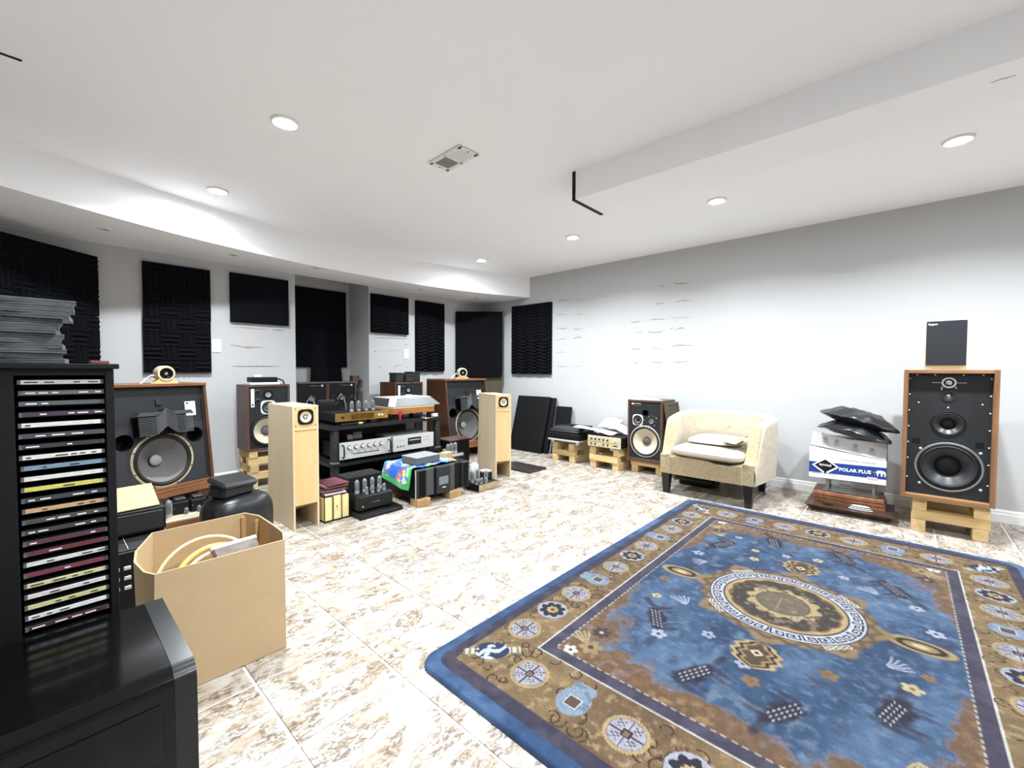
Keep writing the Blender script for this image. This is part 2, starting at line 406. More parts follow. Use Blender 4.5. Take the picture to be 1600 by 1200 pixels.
# curved dropped soffit along the end wall
R_S, CX_S, YM_S = 5.35, 2.25, 3.985
def soff_y(x): return YM_S-(R_S-math.sqrt(R_S*R_S-(x-CX_S)**2))
arc = [(XL+(XR-XL)*k/56, soff_y(XL+(XR-XL)*k/56)) for k in range(57)]
so = MB().prism(arc+[(XR, YB), (XL, YB)], ZS, ZC+.02)
so = struct(so.build('trim_1', ceil_m), 'curved dropped soffit along the end wall')
# beam under the ceiling with black tape on its end
be = struct(MB().box(2.193, 2.515, YF, 1.488, 2.029, ZC+.02, 0.002).build('trim_2', ceil_m), 'boxed ceiling beam')
MB().box(2.189, 2.519, 1.484, 1.506, 2.024, ZC, 0.001).build('edge_tape', black_m, be)
MB().box(-.26, -.02, 2.552, 2.564, ZC-.004, ZC, .001).build('edge_tape', black_m, ce)
# baseboards
def baseboard(name, pts, h=0.085):
    mb = MB()
    for (a, b) in zip(pts[:-1], pts[1:]):
        a = Vector((*a, 0)); b = Vector((*b, 0)); t = (b-a); L = t.length; t.normalize(); n = Vector((-t.y, t.x, 0))
        M = Matrix(((t.x, n.x, 0, a.x), (t.y, n.y, 0, a.y), (0, 0, 1, 0), (0, 0, 0, 1)))
        prof = [(0, 0), (.014, 0), (.014, h-.03), (.010, h-.024), (.010, h-.012), (.004, h), (0, h)]
        mb.prism(prof, 0, L, 'x', M)
    return struct(mb.build(name, trim_m, smooth=False))
baseboard('baseboard_right', [(XR, YF), (XR, YB)])
baseboard('baseboard_back', [(XR, YB), (2.497, YB), (2.497, YB+.45), (1.708, YB+.45), (1.708, YB), (XL, YB)])
baseboard('baseboard_left', [(XL, YB), (XL, YF)])

# torn paint strips and scratches on the walls: thin jagged slivers
torn_m = mat('torn_drywall_paper', '#a59c95', 0.9, 0, 0.3, 60)
tan_m = mat('torn_drywall_tan', '#b39a8a', 0.9, 0, 0.2, 60)
inkm = mat('dark_adhesive_streak', '#3b3a3c', 0.8, 0, 0.3, 60)
def sliver(parent, M, L, h, m, seed):
    r = random.Random(seed); n = max(4, int(L/0.012)); up_, dn = [], []
    for k in range(n+1):
        t = k/n; e = math.sin(PI*min(max(t, .02), .98))**.5
        wv = 0.25*h*math.sin(t*7+seed)
        up_.append((L*t, wv+h*.5*e*r.uniform(.3, 1))); dn.append((L*t, wv-h*.5*e*r.uniform(.3, 1)))
    MB(M).prism(up_+dn[::-1], -0.0002, 0.0012, 'z').build('paint_scar', m, parent, smooth=False)
MRW = lambda y, z, a=0.0: Matrix(((0, 0, -1, XR), (-1, 0, 0, y), (0, 1, 0, z), (0, 0, 0, 1))) @ RZ(a)
MBW = lambda x, z, a=0.0: Matrix(((1, 0, 0, x), (0, 0, -1, YB), (0, 1, 0, z), (0, 0, 0, 1))) @ RZ(a)
for k, (y, z, L, h, a) in enumerate(SCR_R): sliver(wr, MRW(y, z, a), L, h, torn_m, k+3)
for k, (x, z, L, h, a, kind) in enumerate(SCR_B): sliver(wb, MBW(x, z, a), L, h, {'t': tan_m, 'k': inkm, 'g': torn_m}[kind], k+50)

sliver(be, Matrix(((0, 1, 0, 2.302), (-1, 0, 0, -.205), (0, 0, -1, 2.029), (0, 0, 0, 1))), .06, .006, torn_m, 77)
# wall plates on the end wall
def wall_plate(x, z, label):
    t = thing('light_switch', label, 'switch', (x, YB, z))
    MB().box(-.036, .036, -.007, 0, -.058, .058, .004).build('cover_plate', white_m, t)
    MB().box(-.016, .016, -.011, -.006, -.033, .033, .002).build('rocker', white_m, t)
wall_plate(1.045, 1.205, 'white light switch beside the two-tier foam panel nearest the disc tower')
wall_plate(2.985, 1.19, 'white light switch below the short foam panel right of the recess')

# ---------------------------------------------------------------- recessed ceiling lights (lit)
lens_m = mat('lit_lens', '#ffffff', 0.4, 0, 0, 1, 0, None, 0.5, 0, None, None, 1, 0, 1.45, ('#eef6ff', 220.0))
def pot_light(x, y, label, watt=LAMP_WATT):
    t = thing('ceiling_light', label, 'light', (x, y, ZC), 0, 'lit recessed ceiling lights')
    MB().lathe([(.040, -.002), (.044, -.010), (.056, -.012), (.062, -.008), (.064, 0), (.040, 0), (.040, -.002)], axis='z', seg=36).build('trim_ring', trim_m, t)
    MB().lathe([(1e-5, -.009), (.025, -.008), (.041, -.003)], axis='z', seg=28).build('lens', lens_m, t)
    ld = bpy.data.lights.new('lamp_disc', 'AREA'); ld.shape = 'DISK'; ld.size = 0.085; ld.energy = watt; ld.color = LAMP_COL; ld.spread = math.radians(145)
    lo = bpy.data.objects.new('lamp_disc', ld); COL.objects.link(lo); lo.location = (0, 0, -.016); lo.parent = t
for x, y, lb in [(0.823, 2.236, 'lit recessed ceiling light, largest and leftmost, left of the air vent'),
                 (0.825, 3.413, 'lit recessed ceiling light in front of the curved soffit, at the left'),
                 (3.252, 3.415, 'lit recessed ceiling light close to the soffit, nearest the far corner'),
                 (3.241, 2.218, 'lit recessed ceiling light just beyond the taped end of the beam'),
                 (3.225, 0.997, 'lit recessed ceiling light above the armchair, between beam and wall'),
                 (3.215, -0.181, 'lit recessed ceiling light at the right edge, above the tall speaker'),
                 (0.823, 1.02, 'lit recessed ceiling light overhead left of the camera'),
                 (0.823, -0.18, 'lit recessed ceiling light behind the camera on the left'),
                 (0.823, -1.38, 'lit recessed ceiling light far behind the camera on the left'),
                 (3.215, -1.38, 'lit recessed ceiling light behind the camera on the right')]:
    pot_light(x, y, lb)
# small unlit fixtures in the soffit
dark_lens = mat('unlit_lens', '#8d8d8b', 0.3, 0, 0.1, 20)
for x, y, lb in [(0.313, 3.967, 'small unlit soffit light above the big corner foam panels'),
                 (1.086, 4.067, 'small unlit soffit light above the short panel left of the recess'),
                 (1.725, 4.0, 'small unlit soffit light in front of the wall recess'),
                 (2.996, 4.168, 'small unlit soffit light right of the recess'),
                 (3.816, 4.10, 'small unlit soffit light nearest the far corner')]:
    t = thing('soffit_light', lb, 'light', (x, y, ZS), 0, 'unlit soffit lights')
    MB().lathe([(.022, 0), (.022, -.006), (.034, -.007), (.040, 0)], axis='z', seg=28).build('trim_ring', trim_m, t)
    MB().lathe([(1e-5, -.004), (.022, -.004)], axis='z', seg=20).build('lens', dark_lens, t)

# ceiling air vent
t = thing('ceiling_vent', 'white louvred air vent in the ceiling', 'vent', (1.597, 1.906, ZC), math.radians(-2))
W, Hh = .066, .135
MB().prism([(-W, -Hh), (W, -Hh), (W, Hh), (-W, Hh)], -.004, 0).build('backing', mat('vent_dark', '#3a3a3a', 0.8, 0, 0.1, 10), t)
fr = MB()
for (x0, x1, y0, y1) in [(-W-.006, -W+.018, -Hh-.006, Hh+.006), (W-.018, W+.006, -Hh-.006, Hh+.006), (-W, W, -Hh-.006, -Hh+.022), (-W, W, Hh-.022, Hh+.006), (-W, W, -.008, .008)]:
    fr.box(x0, x1, y0, y1, -.010, -.002, .002)
fr.build('frame', trim_m, t)
for bank, sgn in ((-1, -1), (1, 1)):
    for k in range(11):
        y = bank*(.014+k*.0095)
        MB(TR(0, y, -.0075) @ RX(sgn*0.75)).box(-W+.016, W-.016, -.0045, .0045, -.0006, .0006).build('slat', trim_m, t)
for y in (-Hh+.008, Hh-.008): MB().cyl((0, y, -.0125), .004, .003, 'z', 10).build('screw', dgrey_m, t)

# ================================================================ FOAM PANELS
def foam_mesh(w, h, kind):
    T0, RIP = 0.030, 0.020
    nx, nz = max(12, int(w/.0085)), max(12, int(h/.0085))
    def hgt(x, z):
        if kind == 'weave':
            b = .110; i, j = int(x/b), int(z/b); fx, fz = x/b-i, z/b-j
            q = fx if (i+j) % 2 == 0 else fz
            return abs(((q*3) % 1)-.5)*2
        if kind == 'wave':
            q = z/.042+0.28*math.sin(x/.017*0.62)
            return .5+.5*math.cos(2*PI*q)
        return .45+.1*math.sin(x*40)*math.sin(z*37)
    vs = []; fs = []
    for i in range(nx+1):
        for j in range(nz+1):
            x, z = w*i/nx, h*j/nz
            edge = i in (0, nx) or j in (0, nz)
            y = -T0 - (RIP*hgt(x, z) if not edge else RIP*0.25*hgt(x, z))
            vs.append((x-w/2, y, z))
    n = nz+1
    for i in range(nx):
        for j in range(nz): fs.append((i*n+j, (i+1)*n+j, (i+1)*n+j+1, i*n+j+1))
    mb = MB().add(vs, fs)
    # rim back to the wall
    ring = [(i, 0) for i in range(nx+1)]+[(nx, j) for j in range(1, nz+1)]+[(i, nz) for i in range(nx-1, -1, -1)]+[(0, j) for j in range(nz-1, 0, -1)]
    rv = []; rf = []
    for (i, j) in ring:
        rv.append(vs[i*n+j]); rv.append((vs[i*n+j][0], 0, vs[i*n+j][2]))
    m = len(ring)
    for k in range(m): rf.append((2*k, 2*k+1, 2*((k+1) % m)+1, 2*((k+1) % m)))
    mb.add(rv, rf)
    o = mb.build('foam', foam_m); me = o.data; bpy.data.objects.remove(o); return me
FM = {}
def foam_panel(w, h, kind, loc, rz, label, tilt=0.0, m=None):
    key = (round(w, 3), round(h, 3), kind)
    if key not in FM: FM[key] = foam_mesh(w, h, kind)
    o = bpy.data.objects.new('acoustic_panel', FM[key]); COL.objects.link(o)
    o.location = loc; o.rotation_euler = (tilt, 0, rz)
    return tag(o, label, 'acoustic panel', 'black foam panels on the walls')
a1 = math.radians(40.5)
for c, nm in ((0, 'right'), (1, 'left')):
    for r, rn in ((0, 'lower'), (1, 'upper')):
        L = 0.375+0.75*c
        foam_panel(.748, .438, 'weave', (.285-L*math.cos(a1), 4.435-L*math.sin(a1), .945+.442*r), a1,
                   'large %s %s black foam panel set across the left corner behind the disc tower' % (rn, nm))
foam_panel(.445, .436, 'weave', (.777, YB, .972), 0, 'lower foam panel of the pair behind the left horn speaker')
foam_panel(.445, .436, 'weave', (.780, YB, 1.412), 0, 'upper foam panel of the pair above the left horn speaker')
foam_panel(.486, .436, 'flat', (1.394, YB, 1.424), 0, 'single short foam panel above a tan paint scar, left of the recess')
foam_panel(.66, .436, 'flat', (2.115, YB+.45, 1.028), 0, 'lower black foam panel inside the wall recess')
foam_panel(.66, .436, 'flat', (2.113, YB+.45, 1.467), 0, 'upper black foam panel inside the wall recess')
foam_panel(.486, .436, 'wave', (2.760, YB, 1.421), 0, 'single short foam panel just right of the recess, above a light switch')
foam_panel(.436, .434, 'wave', (3.332, YB, .981), 0, 'lower foam panel of the narrow pair beside the corner panel')
foam_panel(.436, .434, 'wave', (3.332, YB, 1.417), 0, 'upper foam panel of the narrow pair beside the corner panel')
foam_panel(.65, .446, 'wave', (XR, 3.548, .950), -PI/2, 'lower rippled foam panel on the right wall next to the far corner')
foam_panel(.65, .446, 'wave', (XR, 3.548, 1.397), -PI/2, 'upper rippled foam panel on the right wall next to the far corner')
# smooth slab across the far corner
o = MB().box(-.31, .31, 0, .05, 0, .872, .006).build('corner_absorber', foam_m)
o.location = (3.955, 4.195, .908); o.rotation_euler = (0, 0, -PI/4)
tag(o, 'tall smooth black absorber slab set across the far corner', 'acoustic panel')
brd_m = wood_mat('olive_board', '#57503f', '#453f30', 'z')
o = MB().box(-.30, .30, 0, .02, 0, .905, .003).build('backing_board', brd_m)
o.location = (3.99, 4.23, 0.0); o.rotation_euler = (0, 0, -PI/4)
tag(o, 'olive brown board under the smooth corner absorber', 'board')
# black cloth hanging below the recess panels
def clothfn(u, v):
    x = -.17+.34*u+(.06*(1-v))*(u-.5)
    return (x, .004*math.sin(u*19)+.003*math.sin(v*9+u*5), .72*v)
mb = MB().grid(clothfn, 26, 20); 
o = mb.build('black_cloth', foam_m); o.location = (2.20, YB+.40, .31)
md = o.modifiers.new('t', 'SOLIDIFY'); md.thickness = .012
tag(o, 'black cloth hanging below the foam panels in the recess', 'cloth')
# leaning black slabs near the far corner
def lean_slab(name, y0, y1, xb, xt, zt, th, label):
    ang = math.atan2(xt-xb, zt); L = math.hypot(xt-xb, zt)
    o = MB().box(-(y1-y0)/2, (y1-y0)/2, 0, th, 0, L, .004).build(name, black_m)
    o.location = (xb, (y0+y1)/2, 0.0); o.rotation_mode = 'XYZ'; o.matrix_world = TR(xb, (y0+y1)/2, th*math.sin(ang)) @ RZ(-PI/2) @ RX(-ang)
    return tag(o, label, 'speaker grille')
lean_slab('speaker_grille', 3.185, 3.70, 4.005, 4.19, .665, .035, 'front tall black speaker grille leaning on the right wall')
lean_slab('speaker_grille', 3.125, 3.62, 4.052, 4.232, .655, .028, 'rear tall black speaker grille leaning on the right wall')
lean_slab('speaker_grille', 2.90, 3.115, 4.11, 4.225, .56, .035, 'shorter black speaker grille leaning beside the stacked turntables')

# ================================================================ SPEAKERS
def driver(t, name, x, z, y, R, ring, cone, cap, M=None, surround=None, capr=.27, depth=.30, ringw=.12, seg=40, whizzer=False):
    """round loudspeaker unit set in a baffle that looks along -y"""
    r0 = R*(1-ringw)
    w = MB(M).lathe([(r0, .004), (r0, -.004), (R*.97, -.005), (R, -.002), (R, .003)], (x, y, z), 'y', seg).build(name, ring, t)
    rs = r0*.84
    pr = [(r0+.001, 0)]+[(rs+(r0-rs)*(1-k/6), -.010*math.sin(PI*k/6)*R/.15) for k in range(1, 6)]+[(rs, .002)]
    MB(M).lathe(pr, (x, y, z), 'y', seg).build('surround', surround or rubber_m, w)
    rc = R*capr
    MB(M).lathe([(rs+.001, .001), (rs*.8, R*depth*.32), (rs*.5, R*depth*.8), (rc*.9, R*depth)], (x, y, z), 'y', seg).build('cone', cone, w)
    MB(M).lathe([(1e-5, R*depth*.78-rc*.45)]+[(rc*math.sin(k*PI/12), R*depth*.8-rc*.45*math.cos(k*PI/12)) for k in range(1, 7)], (x, y, z), 'y', 24).build('dust_cap', cap, w)
    return w
def screws(t, pts, y, m=chrome_m, r=.0045, M=None, name='screw'):
    for x, z in pts:
        MB(M).lathe([(1e-5, -.003), (r*.7, -.0025), (r, 0)], (x, y, z), 'y', 8).build(name, m, t)
def cabinet(t, w, h, d, side, topm, wall=.018, rec=.012, rail=None):
    mb = MB(); mb.cur = 0
    mb.box(-w/2, -w/2+wall, 0, d, 0, h, .0015).box(w/2-wall, w/2, 0, d, 0, h, .0015)
    mb.cur = 1
    mb.box(-w/2+wall, w/2-wall, 0, d, h-wall, h, .0015).box(-w/2+wall, w/2-wall, 0, d, 0, wall, .0015)
    mb.box(-w/2+wall, w/2-wall, d-.015, d-.002, wall, h-wall)
    return mb.build('cabinet', [side, topm], t)
def baffle(t, w, h, y, holes, m, wall=.018, name='baffle', z0=None, z1=None, M=None):
    z0 = wall if z0 is None else z0; z1 = h-wall if z1 is None else z1
    return MB(M).holed([(-w/2+wall, z0), (w/2-wall, z0), (w/2-wall, z1), (-w/2+wall, z1)], holes, y).build(name, m, t, smooth=False)
def plate(t, name, m, x0, x1, z0, z1, y, th=.0015, bev=.0004):
    return MB().box(x0, x1, y-th, y, z0, z1, bev).build(name, m, t)
def rsq_frame(t, name, m, x, z, y, a, rin, th=.004, n=36, p=4.0):
    """rounded-square ring around a round unit"""
    vs = []; fs = []
    for k in range(n):
        q = 2*PI*k/n; c, s = math.cos(q), math.sin(q)
        ro = a/((abs(c)**p+abs(s)**p)**(1/p))
        for r, yy in ((rin, y-th), (ro*.97, y-th), (ro, y-th*.4), (ro, y)): vs.append((x+r*c, yy, z+r*s))
    for k in range(n):
        k2 = (k+1) % n
        for i in range(3): fs.append((k*4+i, k*4+i+1, k2*4+i+1, k2*4+i))
    return MB().add(vs, fs).build(name, m, t)

# --- three-way bookshelf monitors (left pair, partly hidden twin)
def studio_monitor(label, loc, rz, w=.34, h=.558, d=.28):
    t = thing('bookshelf_monitor', label, 'speaker', loc, rz)
    cabinet(t, w, h, d, dwood_m if w < .35 else walnut_m, dwood_m)
    y = .006
    tw, md, wf = (-.004, h-.084, .040), (-.006, h-.195, .058), (-.012, .163, .143)
    baffle(t, w, h, y, [(tw[0], tw[1], tw[2]*.85), (md[0], md[1], md[2]*.8), (wf[0], wf[1], wf[2]*.88)], baffle_m)
    driver(t, 'tweeter', *tw[:2], y, tw[2], black_m, capl_m, chrome_m, capr=.3, ringw=.35, depth=.25)
    rsq_frame(t, 'midrange_trim', ringw_m, md[0], md[1], y, .060, .048)
    driver(t, 'midrange', *md[:2], y-.003, .050, black_m, capg_m, capg_m, capr=.4)
    driver(t, 'woofer', *wf[:2], y, wf[2], black_m, cone_w, capg_m, capr=.29, ringw=.10)
    plate(t, 'badge', white_m, -.137, -.112, h-.187, h-.035, y)
    plate(t, 'badge_mark', black_m, -.131, -.119, h-.176, h-.160, y-.0016, .0008)
    text('badge_text', 'JBL', .0085, black_m, t, TR(-.1215, y-.0024, h-.150) @ RX(PI/2) @ RZ(PI/2))
    for k in range(2):
        zc = h-.060-.075*k
        plate(t, 'level_panel', dgrey_m, -.102, -.070, zc-.028, zc+.026, y, .001)
        MB().cyl((-.086, y-.012, zc), .011, .012, 'y', 16).build('level_knob', black_m, t)
        for q in range(5):
            aa = PI*(.15+.7*q/4); plate(t, 'tick', white_m, -.086+.017*math.cos(aa)-.0008, -.086+.017*math.cos(aa)+.0008, zc+.017*math.sin(aa)-.002, zc+.017*math.sin(aa)+.002, y-.001, .0006, 0)
    return t
studio_monitor('brown three-way monitor with ivory woofer on the pallet stack behind the left plywood tower', (1.32, 4.02, .312), 0)
studio_monitor('walnut monitor standing half hidden behind the turntable, small black boxes on top', (2.755, 4.05, .302), 0, .365, .562, .30)

# --- monitor with white woofer by the armchair
t = thing('bookshelf_monitor', 'dark monitor with large white woofer on a low pallet beside the armchair', 'speaker', (3.90, 1.828, .131), -PI/2)
w, h, d = .35, .585, .30
cabinet(t, w, h, d, dwood_m, dwood_m)
y = .008
baffle(t, w, h, y, [(.003, .187, .135), (-.072, .389, .042), (.067, .385, .02), (.004, .461, .030)], baffle_m)
driver(t, 'woofer', .003, .187, y, .152, ringw_m, cone_w, capg_m, capr=.26, ringw=.045, surround=rubber_m)
rsq_frame(t, 'midrange_trim', ringw_m, -.072, .389, y, .054, .045)
driver(t, 'midrange', -.072, .389, y-.003, .046, black_m, capg_m, black_m, capr=.32)
MB().lathe([(.021, -.002), (.055, -.002), (.057, 0)], (.067, y, .385), 'y', 32).build('tweeter_plate', dgrey_m, t)
driver(t, 'tweeter', .067, .385, y-.002, .021, capl_m, capg_m, chrome_m, capr=.35, depth=.3, ringw=.2)
MB().lathe([(.033, -.002), (.030, 0), (.030, .06), (1e-5, .06)], (.004, y, .461), 'y', 28).build('port', black_m, t)
plate(t, 'badge', mat('orange_badge', '#d8a58a', 0.5, 0, 0.05, 20), -.138, -.110, .538, .556, y)
text('badge_text', 'JBL', .011, white_m, t, FRONT(-.136, y-.002, .543))
plate(t, 'name_strip', white_m, -.104, -.040, .547, .550, y)
plate(t, 'name_strip', grey_m, -.110, -.045, .531, .533, y)
for x in (.045, .075, .105): plate(t, 'tick', grey_m, x-.003, x+.003, .531, .534, y)
screws(t, [(.04, .428), (-.012, .395), (.115, .42), (.098, .348), (.045, .34)], y, white_m, .004)
o = MB().grid(lambda u, v: (-.15+.30*u, .01+.25*v, .0015+.006*math.sin(u*5)*v), 12, 8).build('paper_sheet', paper_m)
o.matrix_world = TR(3.90, 1.828, .7165) @ RZ(-PI/2 + .05); md = o.modifiers.new('s', 'SOLIDIFY'); md.thickness = .001
tag(o, 'white paper sheet on top of the monitor beside the armchair', 'paper')

# its removed grille frame leaning at its side
t = thing('grille_frame', 'brown grille frame with olive cloth leaning between monitor and armchair', 'speaker grille', (3.915, 1.532, 0.004), 0)
M0 = RX(-math.radians(8.8))
fr = MB(M0)
W, H = .30, .70
for (x0, x1, z0, z1) in [(0, .022, 0, H), (W-.022, W, 0, H), (0.02, W-.02, 0, .022), (0.02, W-.02, H-.022, H)]: fr.box(x0, x1, -.012, .012, z0, z1, .002)
fr.build('frame', dwood_m, t)
MB(M0).box(.015, W-.015, -.006, .004, .015, H-.015).build('grille_cloth', olive_m, t)

# --- big slant-fronted horn speakers with 15 inch woofers
def horn_speaker(label, loc, rz, side_m, top_m, dtop=.33):
    t = thing('horn_speaker', label, 'speaker', loc, rz)
    w, h, d, wl = .62, .711, .42, .02
    s = .085; a = math.atan2(s, h)
    prof = [(0, 0), (d, 0), (d, h), (s, h)]
    mb = MB(); mb.cur = 0
    mb.prism(prof, -w/2, -w/2+wl, 'x').prism(prof, w/2-wl, w/2, 'x')
    mb.cur = 1
    mb.box(-w/2-.002, w/2+.002, s-.006, d, h, h+wl, .002).box(-w/2+wl, w/2-wl, .004, d, 0, wl, .001)
    mb.box(-w/2+wl, w/2-wl, d-.02, d-.004, wl, h)
    mb.build('cabinet', [side_m, top_m], t)
    M = TR(0, .022, 0) @ RX(-a)
    wz = .205; lens_z = .39
    baffle(t, w, h, 0, [(0, wz, .168), (-.215, .355, .052), (.215, .355, .052)], baffle2_m, wl, 'lower_baffle', wl, .45, M)
    baffle(t, w, h, .004, [], baffle_m, wl, 'upper_baffle', .45, h+.008, M)
    driver(t, 'woofer', 0, wz, 0, .192, ringm_m, cone_g, capl_m, M, rubber_m, .20, .62, .075, 56)
    screws(t, [(.184*math.cos(q*PI/4+.39), wz+.184*math.sin(q*PI/4+.39)) for q in range(8)], -.005, black_m, .005, M, 'bolt')
    for x in (-.215, .215):
        MB(M).lathe([(.056, 0), (.053, -.002), (.052, .02), (.050, .12), (1e-5, .12)], (x, 0, .355), 'y', 28).build('port', black_m, t)
    # slant-plate acoustic lens: folded plates stacked in front of the horn
    MB(M).box(-.15, .15, -.012, .004, .38, .545, .002).build('horn_throat', black_m, t)
    zig = [(-.165, 0), (-.062, 0), (0, .055), (.062, 0), (.165, 0)]
    for k in range(12):
        z0 = .385+.0105*k
        poly = [(x, z0+dz) for x, dz in zig]+[(x, z0+dz+.0016) for x, dz in zig[::-1]]
        pb = MB(M).prism(poly, -.0815, -.004, 'y'); pb.cur = 1; pb.prism(poly, -.085, -.0816, 'y')
        pb.build('lens_plate', [black_m, mat('lens_edge', '#8b8c8f', 0.5, 0, 0.1, 40)], t, smooth=False)
    for sg in (-1, 1):
        poly = [(sg*.168, .512), (sg*.060, .512), (sg*.022, .538), (sg*.155, .538)]
        MB(M).prism(poly, -.088, -.002, 'y').build('lens_cap', mat('lens_cap_grey', '#38393b', 0.5, 0, 0.1, 40), t, smooth=False)
    MB(M).box(-.018, .018, -.006, .004, .585, .625, .003).build('emblem', dgrey_m, t)
    p = MB(M).box(.165, .235, -.002, .004, .497, .600, .0006).build('name_plate', white_m, t)
    MB(M).box(.173, .187, -.003, -.001, .580, .592).build('plate_logo', black_m, p)
    MB(M).cyl((.208, -.003, .518), .009, .002, 'y', 16).build('plate_seal', capg_m, p)
    for z in (.585, .568, .555, .548): MB(M).box(.192 if z > .58 else .172, .228, -.0028, -.001, z-.001, z+.001).build('plate_line', grey_m, p)
    MB(M).box(-w/2+wl, w/2-wl, -.008, .004, .006, .016, .001).build('front_rail', chrome_m, t)
    for x in (-w/2+wl+.008, w/2-wl-.008): MB(M).box(x-.005, x+.005, -.010, .002, .05, .62, .001).build('grille_peg_strip', dgrey_m, t)
    return t
horn_speaker('big walnut horn speaker with grey 15 inch woofer behind the disc tower', (.58, 3.735, .168), math.radians(19), walnut_m, walnutx_m)
horn_speaker('big walnut horn speaker behind the right plywood tower, in front of the corner absorber', (3.305, 3.635, .168), 0, walnut_m, walnutx_m)

def horn_stand(label, loc, rz):
    t = thing('speaker_stand', label, 'stand', loc, rz)
    for x in (-.24, .24): MB().box(x-.04, x+.04, .01, .38, 0, .115, .003).build('beam', walnut_m, t)
    MB().box(-.31, .31, -.005, .40, .115, .168, .003).build('deck', walnutx_m, t)
horn_stand('low brown stand under the horn speaker on the left', (.58, 3.735, 0), math.radians(19))
horn_stand('low brown stand under the horn speaker near the far corner', (3.305, 3.635, 0), 0)

def tweeter_pod(label, loc, rz=0):
    t = thing('ribbon_tweeter', label, 'tweeter', loc, rz)
    MB().prism([(-.075, 0), (.075, 0), (.040, .034), (-.040, .034)], -.025, .03, 'y').build('cradle', plyf_m, t, smooth=False)
    MB().lathe([(.040, -.03), (.050, -.03), (.055, -.02), (.055, .045), (.045, .05), (1e-5, .05)], (0, 0, .070), 'y', 32).build('horn_ring', champ_m, t)
    MB().lathe([(.041, -.027), (.030, -.012), (.022, -.006)], (0, 0, .070), 'y', 28).build('throat', black_m, t)
    MB().lathe([(1e-5, -.026), (.010, -.024), (.018, -.014), (.020, -.004)], (0, 0, .070), 'y', 20).build('bullet', chrome_m, t)
    MB().tube([(-.045, .02, .06), (-.075, .025, .055), (-.10, .03, .03), (-.125, .02, .006), (-.14, 0, .004)], .004).build('lead', white_m, t)
tweeter_pod('round bullet tweeter in a wooden cradle on the left horn speaker', (.595, 3.86, .8995), math.radians(10))
tweeter_pod('round bullet tweeter in a wooden cradle on the right horn speaker', (3.27, 3.75, .8995), math.radians(-25))

# --- slim plywood towers with a small full-range driver
def tower(label, loc, rz, tag2=''):
    t = thing('tower_speaker', label, 'speaker', loc, rz)
    w, h, wl = .158, .773, .012
    prof = [(0, 0), (.455, 0), (.432, .30), (.415, .60), (.41, h), (0, h)]
    for sg in (-1, 1):
        x0 = -w/2 if sg < 0 else w/2-wl
        MB().prism(prof, x0, x0+wl, 'x').build('side_panel', plys_m, t, smooth=False)
    MB().box(-w/2+wl, w/2-wl, .001, .41, h-wl, h-.0005).build('top_panel', ply_m, t)
    MB().prism([(.43, 0), (.442, 0), (.40, h-wl), (.388, h-wl)], -w/2+wl, w/2-wl, 'x').build('back_panel', plys_m, t, smooth=False)
    MB().holed([(-w/2+wl, .155), (w/2-wl, .155), (w/2-wl, h-wl), (-w/2+wl, h-wl)], [(0, h-.068, .036)], .0).build('front_panel', plyf_m, t, smooth=False)
    MB().box(-w/2+wl, w/2-wl, -.004, .002, h-.150, h-.143, .001).build('front_ledge', plyf_m, t)
    MB().prism([(.001, .155), (.012, .155), (.40, .02), (.40, .005)], -w/2+wl, w/2-wl, 'x').build('horn_board', ply_m, t, smooth=False)
    rsq_frame(t, 'driver_frame', black_m, 0, h-.068, 0, .048, .036, .006)
    driver(t, 'full_range_driver', 0, h-.068, -.004, .043, black_m, cone_y, cone_y, None, rubber_m, .26, .30, .06, 36)
    MB().lathe([(.0095, .004), (.0125, .003), (.0125, .010)], (0, -.004, h-.068), 'y', 20).build('whizzer_ring', capg_m, t)
    screws(t, [(sx*.060, h-.068+sz*.052) for sx in (-1, 1) for sz in (-1, 1)], 0, black_m, .0035)
    return t
tower('slim pale plywood tower speaker standing beside the magazine rack', (1.112, 2.755, 0), 0)
tower('slim pale plywood tower speaker standing at the right end of the amplifiers', (2.882, 2.729, 0), math.radians(-21.3))

# --- tall monitor at the right edge
t = thing('studio_monitor', 'tall teak monitor with black baffle and four drivers at the right', 'speaker', (3.64, -.205, .217), -PI/2)
w, h, d = .402, .793, .40
cabinet(t, w, h, d, teak_m, wood_mat('teak_rail', '#9a7350', '#7c5637', 'x'), .022, .04)
y = .042
drv = [(0, .715, .020), (0, .635, .020), (.002, .465, .064), (.008, .207, .120)]
baffle(t, w, h, y, drv+[], mat('monitor_baffle', '#1b1c1e', 0.6, 0, 0.12, 60, 0.1, 300), .022)
driver(t, 'tweeter', 0, .715, y, .033, silver_m, black_m, chrome_m, capr=.55, ringw=.3, depth=.2)
for sg in (-1, 1): MB().box(sg*.038-.004 if sg > 0 else -.075, .075 if sg > 0 else -.038+.004, y-.004, y, .713, .717, .001).build('tweeter_wing', chrome_m, t)
driver(t, 'dome_midrange', 0, .635, y, .033, dgrey_m, cone_k, chrome_m, capr=.35, ringw=.25, depth=.25)
driver(t, 'lower_midrange', .002, .465, y, .077, blackp_m, cone_k, black_m, capr=.42, ringw=.10, depth=.42)
driver(t, 'woofer', .008, .207, y, .140, blackp_m, cone_k, black_m, capr=.42, ringw=.07, depth=.40)
MB().lathe([(.138, -.006), (.146, -.007), (.150, -.003)], (.008, y, .205), 'y', 48).build('woofer_rim', grey_m, t)
for x in (-.135, .135):
    MB().box(x-.017, x+.017, y-.0015, y+.0005, .335, .370, .001).build('vent', black_m, t)
